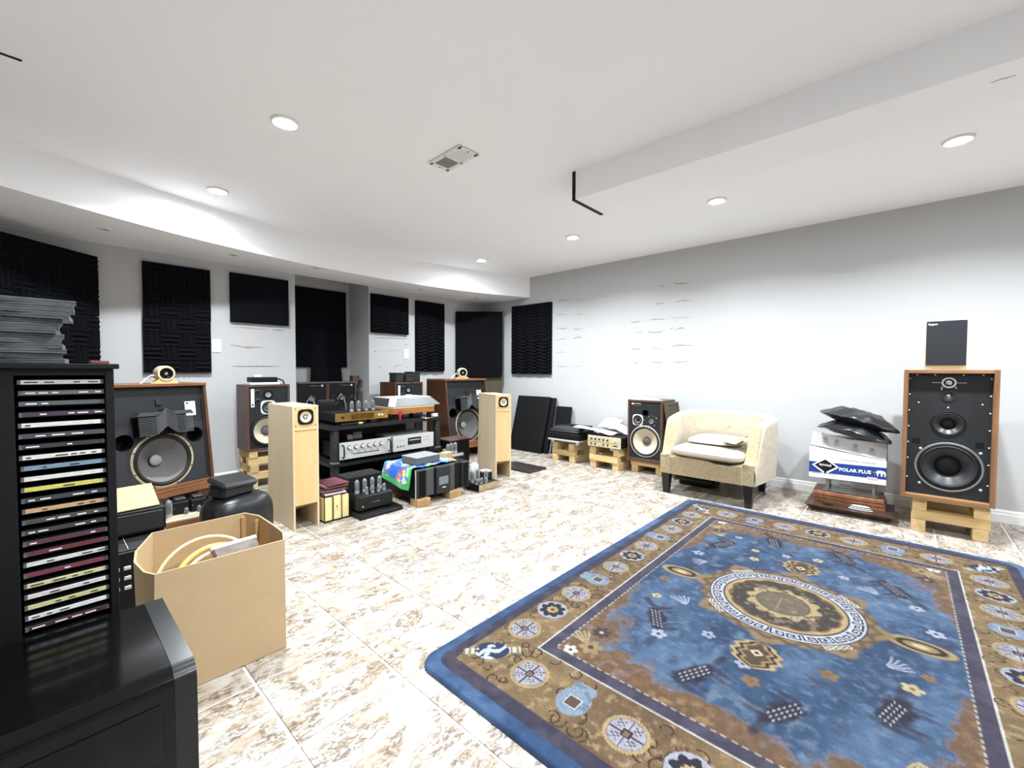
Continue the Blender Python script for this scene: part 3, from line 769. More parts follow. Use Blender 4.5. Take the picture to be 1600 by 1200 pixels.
sc = [(-.172, z) for z in (.74, .64, .54, .44, .34, .24, .12)]+[(.172, z) for z in (.74, .64, .54, .44, .34, .24, .12)]+[(x, .762) for x in (-.14, -.06, .06, .14)]+[(-.13, .59), (.14, .59), (-.03, .685), (.03, .685), (-.03, .675), (.0, .565)]
screws(t, sc, y, white_m, .0042)
screws(t, [(-.115, .305), (.14, .305), (-.115, .09), (.145, .09)], y, ringw_m, .008, None, 'bolt')

# --- small monitor on top of it
t = thing('mini_monitor', 'small monitor with black grille standing on the tall teak monitor', 'speaker', (3.72, -.188, 1.0105), -PI/2)
w, h, d = .180, .300, .16
cabinet(t, w, h, d, mat('pale_cabinet', '#d8cbb6', 0.5, 0, 0.05, 20), mat('pale_cabinet_rail', '#e2d6b8', 0.5, 0, 0.05, 20), .006, .01)
MB().box(-w/2+.003, w/2-.003, -.012, .006, .027, h-.002, .002).build('grille', mat('black_grille_cloth', '#202226', 0.9, 0, 0.2, 200, 0.4, 900), t)
text('maker_name', 'Rogers', .0145, white_m, t, FRONT(-.080, -.0127, h-.026), .0003, 'LEFT', .0004)
MB().box(-w/2+.006, w/2-.006, .001, .012, .004, .028).build('front_strip', mat('pale_strip', '#e6dcc0', 0.5, 0, 0.05, 20), t)

# --- two speakers side by side in the recess
def recess_speaker(label, x):
    t = thing('cabinet_speaker', label, 'speaker', (x, 4.50, .315), 0, 'dark speakers in the recess')
    w, h, d = .318, .553, .26
    cabinet(t, w, h, d, dwood_m, mat('grey_edge', '#5a4f4a', 0.6, 0, 0.1, 20), .012, .01)
    y = .006
    baffle(t, w, h, y, [(0, .17, .10), (0, .40, .045)], black_m, .012)
    driver(t, 'woofer', 0, .17, y, .115, black_m, cone_k, black_m)
    driver(t, 'midrange', 0, .40, y, .052, black_m, cone_k, capg_m)
    plate(t, 'badge', mat('pink_badge', '#d6b3ac', 0.5, 0, 0.05, 20), .095, .117, h-.045, h-.026, y)
    plate(t, 'name_strip', grey_m, -.02, .075, h-.038, h-.034, y)
recess_speaker('left one of two dark speakers side by side in the wall recess', 1.885)
recess_speaker('right one of two dark speakers side by side in the wall recess', 2.208)
o = MB().box(-.04, .04, -.04, .04, 0, .065, .003).build('small_cube', dwood_m); o.location = (2.40, 4.60, .8685)
tag(o, 'small dark cube box on the right end of the recess speakers', 'box')

# ================================================================ WOODEN STANDS of stacked beams
def beam_stand(label, x0, x1, y0, y1, levels, front, name='pallet_stand'):
    """levels: (direction, height); X or Y beams, or 'D' for a full deck. front = 'x' (looks to -X) or 'y'"""
    cx, cy = (x0+x1)/2, (y0+y1)/2
    t = thing(name, label, 'pallet', (cx, cy, 0), 0, 'stands of stacked pine beams')
    z = 0.0; rnd = random.Random(int(abs(cx*100)+abs(cy*10)))
    W, D = (x1-x0)/2, (y1-y0)/2
    for k, (di, hh) in enumerate(levels):
        bw = .066
        j = lambda: rnd.uniform(-.006, .006)
        if di == 'X':
            for yy in (-D+bw/2, D-bw/2):
                yy += j(); MB().box(-W+j(), W+j(), yy-bw/2, yy+bw/2, z+.0004, z+hh, .0025).build('beam', pinex_m, t)
        elif di == 'Y':
            for xx in (-W+bw/2, W-bw/2):
                xx += j(); MB().box(xx-bw/2, xx+bw/2, -D+j(), D+j(), z+.0004, z+hh, .0025).build('beam', pine_m, t)
        else:
            MB().box(-W-.008, W, -D-.006, D+.006, z+.0004, z+hh, .002).build('deck', mat('reddish_deck', '#a8795c', 0.6, 0, 0.2, 20), t)
        z += hh
    return t
beam_stand('three-layer pine beam stand under the stacked black turntables', 3.845, 4.15, 2.60, 2.89, [('X', .066), ('Y', .060), ('X', .078)], 'x')
beam_stand('three-layer pine beam stand under the champagne receiver', 3.832, 4.12, 2.065, 2.39, [('X', .072), ('Y', .066), ('X', .082)], 'x')
beam_stand('low pine stand with a reddish deck under the white-woofer monitor', 3.945, 4.21, 1.67, 1.985, [('X', .066), ('Y', .032), ('D', .033)], 'x')
beam_stand('tall pine beam stand under the teak monitor at the right', 3.69, 4.06, -.392, -.058, [('X', .072), ('Y', .058), ('X', .066), ('Y', .0205)], 'x')
beam_stand('tall pine beam stack under the brown monitor behind the left plywood tower', 1.165, 1.475, 4.03, 4.30, [('Y', .066), ('X', .060), ('Y', .066), ('X', .060), ('Y', .0595)], 'y')
beam_stand('hidden pine beam stack under the monitor behind the turntable', 2.60, 2.91, 4.06, 4.34, [('Y', .066), ('X', .060), ('Y', .066), ('X', .060), ('Y', .0495)], 'y')
beam_stand('hidden pine beam stack under the two recess speakers', 1.73, 2.44, 4.51, 4.76, [('Y', .066), ('X', .060), ('Y', .066), ('X', .060), ('Y', .0625)], 'y')

# ================================================================ RACK AND HI-FI
def feet(t, w, d, z0, h, m=black_m, r=.016):
    for x in (-w/2+.04, w/2-.04):
        for y in (.04, d-.04): MB().cyl((x, y, z0), r, h, 'z', 14).build('foot', m, t)
t = thing('equipment_rack', 'low wide charcoal rack with thick posts and two shelves', 'rack', (2.08, 3.30, 0), 0)
W, D = 1.114, .46
def rounded(w, d, r, n=6):
    pts = []
    for cx, cy, a0 in ((w/2-r, r, -PI/2), (w/2-r, d-r, 0), (-w/2+r, d-r, PI/2), (-w/2+r, r, PI)):
        for k in range(n+1):
            a = a0+PI/2*k/n; pts.append((cx+r*math.cos(a), cy+r*math.sin(a)))
    return pts
for nm, z0, z1, ww in (('top_shelf', .520, .548, W), ('middle_shelf', .226, .250, W-.01), ('bottom_shelf', .060, .084, W-.01)):
    MB().prism([(x, y) for x, y in rounded(ww, D, .03)], z0, z1).build(nm, mat('rack_charcoal', '#1b1c1e', 0.38, 0.1, 0.12, 30), t)
for sx in (-1, 1):
    for yy in (.045, D-.045):
        MB().lathe([(1e-5, 0), (.030, 0), (.034, .01), (.034, .50), (.028, .52), (1e-5, .52)], (sx*(W/2-.05), yy, .002), 'z', 20).build('post', mat('post_grey', '#26272a', 0.45, 0.1, 0.1, 30), t)
        MB().cyl((sx*(W/2-.05), yy, .250), .038, .012, 'z', 20).build('collar', grey_m, t)

MB().box(-W/2+.03, W/2-.03, D-.02, D-.008, .07, .525).build('back_panel', mat('rack_back', '#211b17', 0.6, 0, 0.2, 10), t)
# silver preamplifier with handles
t = thing('preamplifier', 'silver preamplifier with six knobs and front handles on the rack', 'amplifier', (1.825, 3.305, .2505), 0)
w, h, d = .462, .138, .34
MB().box(-w/2+.012, w/2-.012, .006, d, .026, .026+h-.008, .002).build('chassis', blackp_m, t)
MB().box(-w/2, w/2, 0, .008, .026, .026+h, .0015).build('front_plate', silver_m, t)
for k in range(6):
    x = -.150+.0575*k; z = .118
    kb = MB().lathe([(1e-5, -.024), (.011, -.024), (.013, -.020), (.014, 0)], (x, 0, z), 'y', 18).build('knob', silver_m, t)
    MB().lathe([(.014, -.0005), (.019, -.0008), (.019, .001)], (x, 0, z), 'y', 20).build('knob_ring', black_m, t)
MB().box(-.12, .115, -.0012, .001, .060, .066).build('slot_line', black_m, t)
for sg in (-1, 1):
    x = sg*(w/2-.022)
    MB().tube([(x, .002, .045), (x, -.024, .047), (x, -.032, .056), (x, -.032, .132), (x, -.024, .142), (x, .002, .144)], .0055, 10).build('handle', black_m, t)
for k in range(7): MB().box(-.19+.012*k, -.184+.012*k, -.0008, .001, .074, .076).build('print_mark', dgrey_m, t)
feet(t, w, d, 0, .026)
# silver disc player
t = thing('disc_player', 'silver disc player with dark tray window on the rack', 'disc player', (2.300, 3.305, .2505), 0)
w, h, d = .44, .136, .30
MB().box(-w/2+.004, w/2-.004, .006, d, .024, .024+h-.004, .002).build('chassis', silver_m, t)
MB().box(-w/2, w/2, 0, .008, .024, .024+h, .0015).build('front_plate', mat('white_silver', '#dcdcda', 0.4, 0.4, 0.04, 40), t)
win = MB().box(-.068, .075, -.003, .002, .070, .132, .001).build('display_window', black_m, t)
MB().box(-.055, .062, -.006, -.002, .107, .115, .001).build('disc_tray', silver_m, win)
MB().box(-.050, .058, -.005, -.002, .078, .100, .001).build('display', dgrey_m, win)
for k in range(3): MB().cyl((-.175+.03*k, -.005, .066), .006, .006, 'y', 12).build('button', dgrey_m, t)
for r in range(2):
    for k in range(3): MB().cyl((.105+.028*k, -.004, .098+.026*r), .004, .005, 'y', 10).build('button', grey_m, t)
for k in range(4): MB().box(-.17+.016*k, -.16+.016*k, -.0008, .001, .113, .116).build('print_mark', grey_m, t)
feet(t, w, d, 0, .024)
# small cards on the preamplifier
o = MB().box(-.038, .038, -.002, .002, 0, .055, .001, RX(-.25)).build('display_card', mat('grey_card', '#8f9192', 0.6, 0, 0.1, 20)); o.location = (1.845, 3.48, .408)
tag(o, 'grey card propped on the silver preamplifier', 'card')
o = MB().box(-.026, .026, -.002, .002, 0, .042, .001, RX(-.25)).build('display_card', mat('beige_card', '#b79c90', 0.6, 0, 0.1, 20)); o.location = (1.765, 3.46, .408)
tag(o, 'small beige card propped on the silver preamplifier', 'card')
o = MB().box(-.05, .05, 0, .02, 0, .10, .002).build('display_card', mat('mauve_card', '#8a8288', 0.6, 0, 0.1, 20)); o.location = (2.46, 3.60, .408)
tag(o, 'mauve card standing behind the disc player', 'card')

# gold fronted valve preamp on the rack top
def valve(t, x, y, z, h=.085, r=.014, name='valve'):
    b = MB().lathe([(1e-5, 0), (r*.95, 0), (r*.95, h*.20), (r*.7, h*.22)], (x, y, z), 'z', 14).build(name, capl_m, t)
    MB().lathe([(r*.9, h*.2), (r, h*.3), (r, h*.82), (r*.75, h*.93), (r*.25, h), (1e-5, h)], (x, y, z), 'z', 16).build('glass', glass_m, b)
    MB().box(x-r*.5, x+r*.5, y-r*.35, y+r*.35, z+h*.28, z+h*.72, .001).build('plate_structure', dgrey_m, b)
    MB().lathe([(r*.62, h*.78), (r*.8, h*.86), (r*.3, h*.96)], (x, y, z), 'z', 12).build('getter', chrome_m, b)
    return b
t = thing('valve_preamplifier', 'valve preamplifier with gold front and four glass tubes on the rack top', 'amplifier', (1.814, 3.34, .5485), 0)
w, h, d = .472, .066, .30
MB().box(-w/2, w/2, .004, d, .032, .032+h, .002).build('chassis', black_m, t)
MB().box(-w/2, w/2, 0, .006, .032, .032+h, .001).build('front_plate', gold_m, t)
MB().box(-.10, .10, -.001, .002, .042, .090).build('mirror_window', mat('amber_window', '#b98d45', 0.15, 0.9, 0, 12, 0, None, 0.5, 0, None, '#5e3d1a'), t)
for x in (-.178, .145, .175): MB().cyl((x, -.016, .065), .010, .017, 'y', 16).build('knob', dgrey_m if x < 0 else champ_m, t)
for k, x in enumerate((-.053, .010, .080, .148)): valve(t, x, .085+.004*k, .0985, .092, .0165)
feet(t, w, d, 0, .032)
# black power block and looped leads behind it
t = thing('power_block', 'black power supply block behind the gold valve preamplifier', 'power supply', (1.66, 3.66, .5485), 0)
MB().box(-.09, .09, 0, .09, .0, .155, .004).build('housing', black_m, t)
MB().box(-.05, .075, .005, .085, .155, .190, .006).build('handle_cover', dgrey_m, t)
for k, (x0, x1, hh, m) in enumerate([(-.17, -.075, .215, grey_m), (.10, .19, .235, grey_m), (.20, .30, .215, dgrey_m), (.03, .13, .225, black_m)]):
    pts = [(x0+(x1-x0)*i/12, .045+.01*math.sin(i), .06+(hh-.06)*math.sin(PI*i/12)**.6) for i in range(13)]
    MB().tube(pts, .0055 if k < 2 else .007, 8).build('lead', m, t)
# pen-like remote in front
t = thing('marker_pen', 'black and yellow marker lying in front of the gold preamplifier', 'pen', (1.715, 3.322, .5485), math.radians(2))
MB().cyl((-.10, 0, .009), .0085, .15, 'x', 14).build('barrel', black_m, t)
MB().cyl((.05, 0, .009), .0088, .032, 'x', 14).build('grip', mat('lime_plastic', '#c8d050', 0.5, 0, 0.1, 20), t)
MB().cyl((.082, 0, .009), .007, .012, 'x', 14).build('cap', grey_m, t)

# turntable with smoked lid
t = thing('turntable', 'turntable with wooden plinth and closed smoked lid on the rack', 'turntable', (2.346, 3.36, .5485), 0)
w, d = .452, .37
MB().box(-w/2, w/2, 0, d, .050, .100, .003).build('plinth', wood_mat('amber_plinth', '#b5783f', '#8c5527', 'x'), t)
MB().box(-w/2-.001, w/2+.001, -.001, d, .100, .118, .002).build('top_plate', champ_m, t)
lid_m = mat('smoked_lid', '#3a3c3e', 0.5, 0, 0.1, 8, 0, None, 0.6)
def frust(x0, x1, y0, y1, z0, X0, X1, Y0, Y1, z1):
    vs = [(x0,y0,z0),(x1,y0,z0),(x1,y1,z0),(x0,y1,z0),(X0,Y0,z1),(X1,Y0,z1),(X1,Y1,z1),(X0,Y1,z1)]
    return MB().add(vs, [(0,3,2,1),(4,5,6,7),(0,1,5,4),(1,2,6,5),(2,3,7,6),(3,0,4,7)])
frust(-w/2-.005, w/2+.07, -.005, d, .1185, -w/2+.010, w/2+.012, .075, d-.02, .190).build('lid', lid_m, t)
frust(-w/2+.012, w/2+.014, .074, d-.018, .190, -w/2+.016, w/2+.006, .08, d-.024, .196).build('lid_top', mat('frosted_lid_top', '#b4b6b8', 0.4, 0, 0.04, 10), t)
MB().prism([(-w/2-.006, .1185), (-w/2+.018, .1185), (-w/2+.030, .191), (-w/2+.010, .191)], -.006, .08, 'y', None).build('lid_edge', white_m, t)
feet(t, w, d, 0, .050, black_m, .02)
# little red figure, records and white box on the rack
t = thing('red_clip', 'small red plastic clip standing in front of the turntable', 'clip', (2.160, 3.318, .5485), 0)
MB().box(-.008, .008, -.006, .006, 0, .055, .002).build('body', red_m, t)
MB().lathe([(1e-5, -.005), (.010, -.005), (.017, -.004), (.017, .004), (.010, .005), (1e-5, .005)], (.002, 0, .070), 'y', 16).build('loop', red_m, t)
t = thing('vinyl_record', 'dark disc lying on the rack right of the red clip', 'record', (2.45, 3.33, .5485), 0)
MB().lathe([(1e-5, .004), (.018, .004), (.026, .006), (.060, .006), (.062, 0)], (0, 0, 0), 'z', 40).build('disc', chrome_m, t)
MB().lathe([(1e-5, .009), (.02, .009), (.02, .006)], (0, 0, 0), 'z', 20).build('hub', black_m, t)
o = MB().box(-.028, .028, -.02, .02, 0, .030, .004).build('small_box', white_m); o.location = (2.575, 3.36, .5485)
tag(o, 'small white box at the right end of the rack top', 'box')
# black items on top of the half hidden monitor
for k, (x, y, sx, sy, sz, lb) in enumerate([(2.665, 4.15, .115, .14, .105, 'black box on the left of the monitor behind the turntable'),
                                            (2.765, 4.09, .10, .09, .085, 'black box in the middle on the monitor behind the turntable'),
                                            (2.875, 4.16, .115, .14, .115, 'taller black box on the right of the monitor behind the turntable')]):
    t = thing('adapter_box', lb, 'box', (x, y, .8645), random.uniform(-.15, .15), 'black boxes on the half hidden monitor')
    MB().box(-sx/2, sx/2, -sy/2, sy/2, 0, sz*.8, .006).build('body', dgrey_m, t)
    MB().box(-sx/2-.004, sx/2+.004, -sy/2-.004, sy/2+.004, sz*.8, sz, .004).build('lid', dgrey_m, t)
# device on the left brown monitor
t = thing('network_box', 'flat black box with cable on the brown monitor by the recess', 'box', (1.325, 4.12, .8705), 0)
MB().box(-.13, .10, -.05, .14, 0, .018, .001).build('white_slab', white_m, t)
MB().box(-.115, .085, -.045, .10, .018, .062, .003).build('housing', black_m, t)
MB().box(-.08, -.02, .02, .06, .062, .082, .002).build('white_tag', white_m, t)
MB().tube([(.085, 0, .045), (.115, 0, .045), (.145, .0, .03), (.165, .01, -.02), (.176, .02, -.09), (.18, .02, -.30)], .006, 8).build('cable', black_m, t)

# black valve amplifier on a plinth
t = thing('plinth_board', 'black plinth slab on the floor under the black valve amplifier', 'plinth', (1.570, 2.632, 0), 0)
MB().box(-.165, .165, 0, .40, 0, .022, .003).build('slab', blackp_m, t)
MB().box(-.163, .163, .002, .398, .022, .030, .002).build('top_layer', black_m, t)
t = thing('valve_amplifier', 'black valve amplifier with a row of tubes beside the magazine rack', 'amplifier', (1.555, 2.69, .0305), 0)
MB().box(-.133, .133, 0, .30, .012, .108, .004).build('chassis', blackp_m, t)
MB().box(-.14, .14, .155, .31, .10, .215, .006).build('transformer_cover', black_m, t)
for k in range(8): MB().box(-.135+.0345*k, -.115+.0345*k, .16, .305, .2155, .2175, .0005).build('cover_rib', dgrey_m, t)
for k in range(4): valve(t, -.085+.058*k, .105, .1085, .095, .0155)
for k in range(4): valve(t, -.045+.045*k, .045, .1085, .052, .010)
MB().box(-.03, .03, -.001, .001, .055, .058).build('print_mark', grey_m, t)
feet(t, .26, .30, 0, .012, dgrey_m)
MB().cyl((-.10, -.004, .04), .005, .005, 'y', 10).build('power_button', chrome_m, t)
# magazine rack
t = thing('magazine_rack', 'black wire rack filled with cream slipcases and magazines', 'magazine rack', (1.314, 2.76, 0), 0)
wr_ = MB()
for x in (-.088, .088):
    wr_.tube([(x, 0, .004), (x, 0, .185), (x, .24, .185), (x, .24, .004), (x, 0, .004)], .003, 6)
for x in (-.03, .028): wr_.tube([(x, -.002, .004), (x, -.002, .165)], .0025, 6)
for z in (.004, ): 
    wr_.tube([(-.088, 0, z), (.088, 0, z)], .003, 6); wr_.tube([(-.088, .24, z), (.088, .24, z)], .003, 6)
wr_.build('wire_frame', black_m, t)
for k, x in enumerate((-.061, -.001, .054)):
    t2 = tag(MB().box(-.026, .026, 0, .20, 0, .150+.006*(k % 2), .001).build('slipcase', cream_m), ('left', 'middle', 'right')[k]+' cream slipcase in the black wire magazine rack', 'slipcase', 'cream slipcases in the wire rack')
    t2.location = (1.314+x, 2.766, .0085)
    if k == 1:
        MB().box(-.003, .003, -.0008, .0005, .075, .090).build('spine_mark', black_m, t2); MB().box(-.014, .014, -.0008, .0005, .062, .064).build('spine_mark', grey_m, t2)
rnd = random.Random(4)
for k in range(9):
    m_ = [maroon_m, paperp_m, mat('brown_print', '#6d4a3c', 0.4, 0, 0.2, 30), paper_m][k % 4]
    o = MB().box(-.075, .075, -.095, .095, 0, .008, .001).build('magazine', m_)
    o.location = (1.315+rnd.uniform(-.012, .012), 2.88+rnd.uniform(-.02, .02), .166+.0083*k); o.rotation_euler = (0, 0, rnd.uniform(-.18, .18))
    tag(o, 'glossy magazine in the loose pile on the wire rack, %s from the bottom' % ['first', 'second', 'third', 'fourth', 'fifth', 'sixth', 'seventh', 'eighth', 'ninth'][k], 'magazine', 'magazines piled on the wire rack')

# big black power amplifier with sculpted front on wood blocks
t = thing('power_amplifier', 'large black power amplifier with sculpted front standing on wood blocks', 'amplifier', (2.078, 2.60, .0545), 0)
w, h, d = .51, .212, .44
MB().box(-w/2, w/2, .016, d, 0, h, .003).build('chassis', blackp_m, t)
seg = [(-.255, -.16, .004, dgrey_m), (-.16, -.085, .008, mat('strip_grey', '#47494c', 0.5, 0.2, 0.1, 60)), (-.075, .06, -.012, dgrey_m), (.066, .118, .008, MATS['strip_grey']), (.118, .178, .012, black_m), (.178, .255, -.010, dgrey_m)]
for x0, x1, yf, m_ in seg: MB().box(x0+.001, x1-.001, yf, .02, .004, h-.004, .003).build('front_panel', m_, t)
for k in range(7): MB().box(-.225+.0085*k, -.221+.0085*k, -.001, .006, .012, h-.012, .0005).build('fin', black_m, t)
for k in range(5): MB().box(.192+.010*k, .197+.010*k, -.014, -.008, .012, h-.012, .0005).build('fin', black_m, t)
MB().box(-.055, .035, -.015, -.010, .070, .130, .001).build('display', grey_m, t)
MB().box(-.022, .012, -.015, -.010, .044, .050, .001).build('badge', silver_m, t)
MB().box(-.2575, -.2550, -.002, .008, 0, h, .0005).build('edge_trim', silver_m, t)
for k, (x, lb) in enumerate([(1.878, 'left'), (2.178, 'right')]):
    o = MB().box(-.056, .056, 0, .10, 0, .054, .002).build('wood_block', wood_mat('rough_block', '#b08e66', '#8d6d49', 'z')); o.location = (x, 2.572, 0)
    tag(o, '%s front pine block under the big black power amplifier' % lb, 'wood block', 'blocks under the power amplifier')
for k, (x, lb) in enumerate([(1.878, 'left'), (2.278, 'right')]):
    o = MB().box(-.056, .056, 0, .10, 0, .054, .002).build('wood_block', MATS['rough_block']); o.location = (x, 2.92, 0)
    tag(o, '%s rear pine block under the big black power amplifier' % lb, 'wood block', 'blocks under the power amplifier')

# bright printed cloth draped over the amplifier
def cloth():
    nu, nv = 90, 60; vs = []; cols = []; ztop = .2705
    rr = np.random.RandomState(5)
    blobs = [(rr.uniform(0, 1), rr.uniform(0, 1), rr.uniform(.04, .085), rr.randint(0, 4)) for _ in range(46)]
    pal = [srgb('#c8281f'), srgb('#e8d23c'), srgb('#36a850'), srgb('#f2f4f0')]
    for i in range(nu):
        for j in range(nv):
            u, v = i/(nu-1), j/(nv-1)
            s = -0.19+.60*u                      # along amplifier width, <0 hangs down on the left side
            y = 2.625+.36*v
            wob = .006*math.sin(u*23+v*7)+.005*math.sin(v*19-u*11)
            drop = -s if s < 0 else 0
            low = 1-.35*max(0, v-.5)*2
            if s < 0:
                x = 1.820-.016-.030*math.sin(min(1, drop/.12)*PI*.5)*(.6+.4*math.sin(v*9))-.004
                z = ztop+.004-drop*.80*low
                y = y-.015*math.sin(drop*20)+.02*math.sin(v*6)*drop
            else:
                x = 1.820-.016*math.exp(-s*60)+s*1.0; z = ztop+.006+abs(wob)
            vs.append((x+.3*wob*(s < 0), y, z))
            c = srgb('#1f5fc0') if math.sin(u*17+v*5)+math.sin(v*13-u*8) > -1.0 else srgb('#4a9cd8')
            for bx, by, br, k in blobs:
                dd = math.hypot((u-bx)*1.2, (v-by))
                if dd < br*(1+.35*math.sin(9*math.atan2(v-by, u-bx)+bx*9)):
                    c = pal[k]
                    if dd < br*.35: c = pal[(k+1) % 4]
            if u < .10 or v < .07 and u < .36: c = srgb('#2aa34a')
            cols.append((*c, 1))
    fs = [(i*nv+j, (i+1)*nv+j, (i+1)*nv+j+1, i*nv+j+1) for i in range(nu-1) for j in range(nv-1)]
    o = MB().add(vs, fs).build('printed_cloth', attr_mat('printed_cotton', .9, 300, .1), fix=False)
    ca = o.data.color_attributes.new('pattern', 'FLOAT_COLOR', 'POINT')
    ca.data.foreach_set('color', np.array(cols, dtype=np.float32).ravel())
    md = o.modifiers.new('thick', 'SOLIDIFY'); md.thickness = .002; md.offset = 1
    return tag(o, 'bright blue and green printed cloth draped over the power amplifier', 'cloth')
cloth()
t = thing('grey_box', 'pale grey box lying on the printed cloth', 'box', (1.965, 2.755, .288), math.radians(4))
MB().box(-.10, .13, -.09, .09, 0, .050, .003).build('body', mat('pale_grey_box', '#54585b', 0.6, 0, 0.05, 20), t)
MB().box(-.102, .132, -.092, .092, .050, .056, .002).build('lid', mat('pale_lid', '#85888b', 0.6, 0, 0.04, 20), t)
o = MB().box(-.05, .05, -.035, .035, 0, .05, .002).build('small_carton', card_m); o.location = (2.262, 2.80, .267); o.rotation_euler = (0, 0, .3)
tag(o, 'small brown carton on the right end of the power amplifier', 'carton')

# chrome valve amplifier in front of the right tower
t = thing('valve_amplifier', 'low chrome fronted valve amplifier with tubes before the right plywood tower', 'amplifier', (2.515, 2.535, 0), 0)
MB().box(-.122, .122, .004, .20, .006, .056, .002).build('chassis', black_m, t)
MB().box(-.122, .122, 0, .005, .004, .060, .001).build('front_plate', mat('mirror_front', '#d9ccb0', 0.18, 0.8, 0, 15, 0, None, 0.5, 0, None, '#a58a63'), t)
MB().box(.035, .118, .09, .175, .056, .118, .004).build('transformer', blackp_m, t)
MB().box(.04, .113, .095, .17, .118, .132, .003).build('transformer_cap', silver_m, t)
for k, (x, y_, r, hh) in enumerate([(-.02, .17, .024, .145), (.012, .185, .022, .130), (-.06, .16, .02, .14)]): MB().lathe([(1e-5, 0), (r, 0), (r, hh-.004), (r*.9, hh), (1e-5, hh)], (x, y_, .056), 'z', 22).build('can_capacitor', silver_m, t)
for x, y_, hh in [(-.09, .12, .10), (-.03, .115, .115), (.012, .06, .10)]: valve(t, x, y_, .056, hh, .017)
for x, y_ in [(-.105, .05), (-.075, .035), (-.045, .05), (-.02, .03)]: valve(t, x, y_, .056, .048, .010)
# small units behind
t = thing('transformer_box', 'brown-topped black transformer box in front of the right horn speaker', 'transformer', (2.80, 3.25, 0), 0)
MB().box(-.13, .13, 0, .20, 0, .300, .004).build('body', black_m, t)
MB().box(-.134, .134, -.004, .204, .300, .316, .004).build('top_board', mat('brown_top', '#5d4640', 0.4, 0, 0.2, 20), t)
t = thing('valve_phono_stage', 'small tube unit on a black box behind the printed cloth', 'amplifier', (2.52, 2.98, 0), 0)
MB().box(-.11, .11, 0, .2, 0, .215, .003).build('base_box', black_m, t)
MB().box(-.105, .10, .005, .19, .215, .243, .002).build('chassis', chrome_m, t)
for x, y_, hh in [(-.055, .04, .09), (-.012, .05, .095), (.035, .05, .095), (-.09, .05, .05)]: valve(t, x, y_, .243, hh, .019)
# dark stone slab on the floor
t = thing('stone_slab', 'thin dark stone slab lying on the floor beside the right tower', 'slab', (3.18, 2.645, 0), 0)
MB().box(-.02, .25, 0, .44, 0, .020, .003).build('slab', stone_m, t)

# ================================================================ ALONG THE RIGHT WALL
# black turntables stacked
t = thing('record_deck', 'lower black record deck on the pine stand by the wall', 'turntable', (3.80, 2.712, .2045), -PI/2)
MB().box(-.202, .202, 0, .36, .028, .046, .002).build('base_plate', silver_m, t)
MB().box(-.205, .205, .004, .36, .046, .110, .004).build('body', black_m, t)
feet(t, .40, .36, 0, .028, silver_m, .02)
MB().box(-.195, .195, .001, .006, .078, .082).build('front_groove', dgrey_m, t)
t = thing('record_deck', 'upper black record deck with smoked lid on the pine stand by the wall', 'turntable', (3.82, 2.72, .3155), -PI/2+.03)
MB().box(-.195, .19, .0, .34, 0, .022, .003).build('body', blackp_m, t)
frust(-.19, .185, .01, .335, .022, -.165, .165, .10, .33, .066).build('lid', mat('dark_lid', '#25272a', 0.25, 0, 0.2, 20), t)
for k in range(3): MB().box(-.15, .14, .13+.06*k, .145+.06*k, .066, .070, .001).build('lid_rib', black_m, t)
# champagne receiver
t = thing('receiver', 'champagne receiver with a row of knobs on the pine stand', 'receiver', (3.80, 2.210, .2205), -PI/2)
w, h, d = .374, .112, .30
MB().box(-w/2+.004, w/2-.004, .005, d, .008, h, .002).build('case', black_m, t)
MB().box(-w/2, w/2, 0, .008, .006, h+.002, .0015).build('front_plate', champ_m, t)
MB().box(-w/2+.004, w/2-.004, -.001, .001, .054, .0556).build('divider_line', dgrey_m, t)
for k in range(6):
    x = (-.140+.046*k) if k < 5 else .128
    MB().lathe([(1e-5, -.020), (.007, -.020), (.009 if k < 5 else .014, 0)], (x, 0, .082), 'y', 16).build('knob', dgrey_m if k < 5 else silver_m, t)
    MB().box(x-.0015, x+.0015, -.0215, -.0195, .082, .090).build('pointer', black_m, t)
for k, x in enumerate((-.145, -.098, -.05, -.003, .047)): MB().box(x-.0045, x+.0045, -.010, .001, .022, .042, .001).build('switch', dgrey_m if k != 2 else champ_m, t)
MB().box(.103, .155, -.0015, .001, .028, .037).build('name_window', black_m, t)
feet(t, w, d, 0, .008)
# papers on the receiver and leaning on the wall
def sheet(label, fn, m, nu=14, nv=14, name='paper_sheet'):
    o = MB().grid(fn, nu, nv).build(name, m); md = o.modifiers.new('t', 'SOLIDIFY'); md.thickness = .0008
    return tag(o, label, 'paper')
sheet('white sheets curling over the receiver and the record deck', lambda u, v: (3.83+.22*u, 2.60-.42*v, .350+.045*(1-v)**3+.022*math.sin(v*PI)+.010*math.sin(u*4+v*3)), paper_m)
sheet('pinkish sheet standing against the wall behind the receiver', lambda u, v: (4.15+.10*v+.01*math.sin(u*4), 2.50-.22*u-.05*v, .37+.105*v+.01*math.sin(u*5)), paperp_m)
sheet('long pinkish sheet sloping down behind the receiver', lambda u, v: (4.02+.18*v, 2.32-.33*u, .40+.03*v-.06*u+.012*math.sin(u*6)), paperp_m)
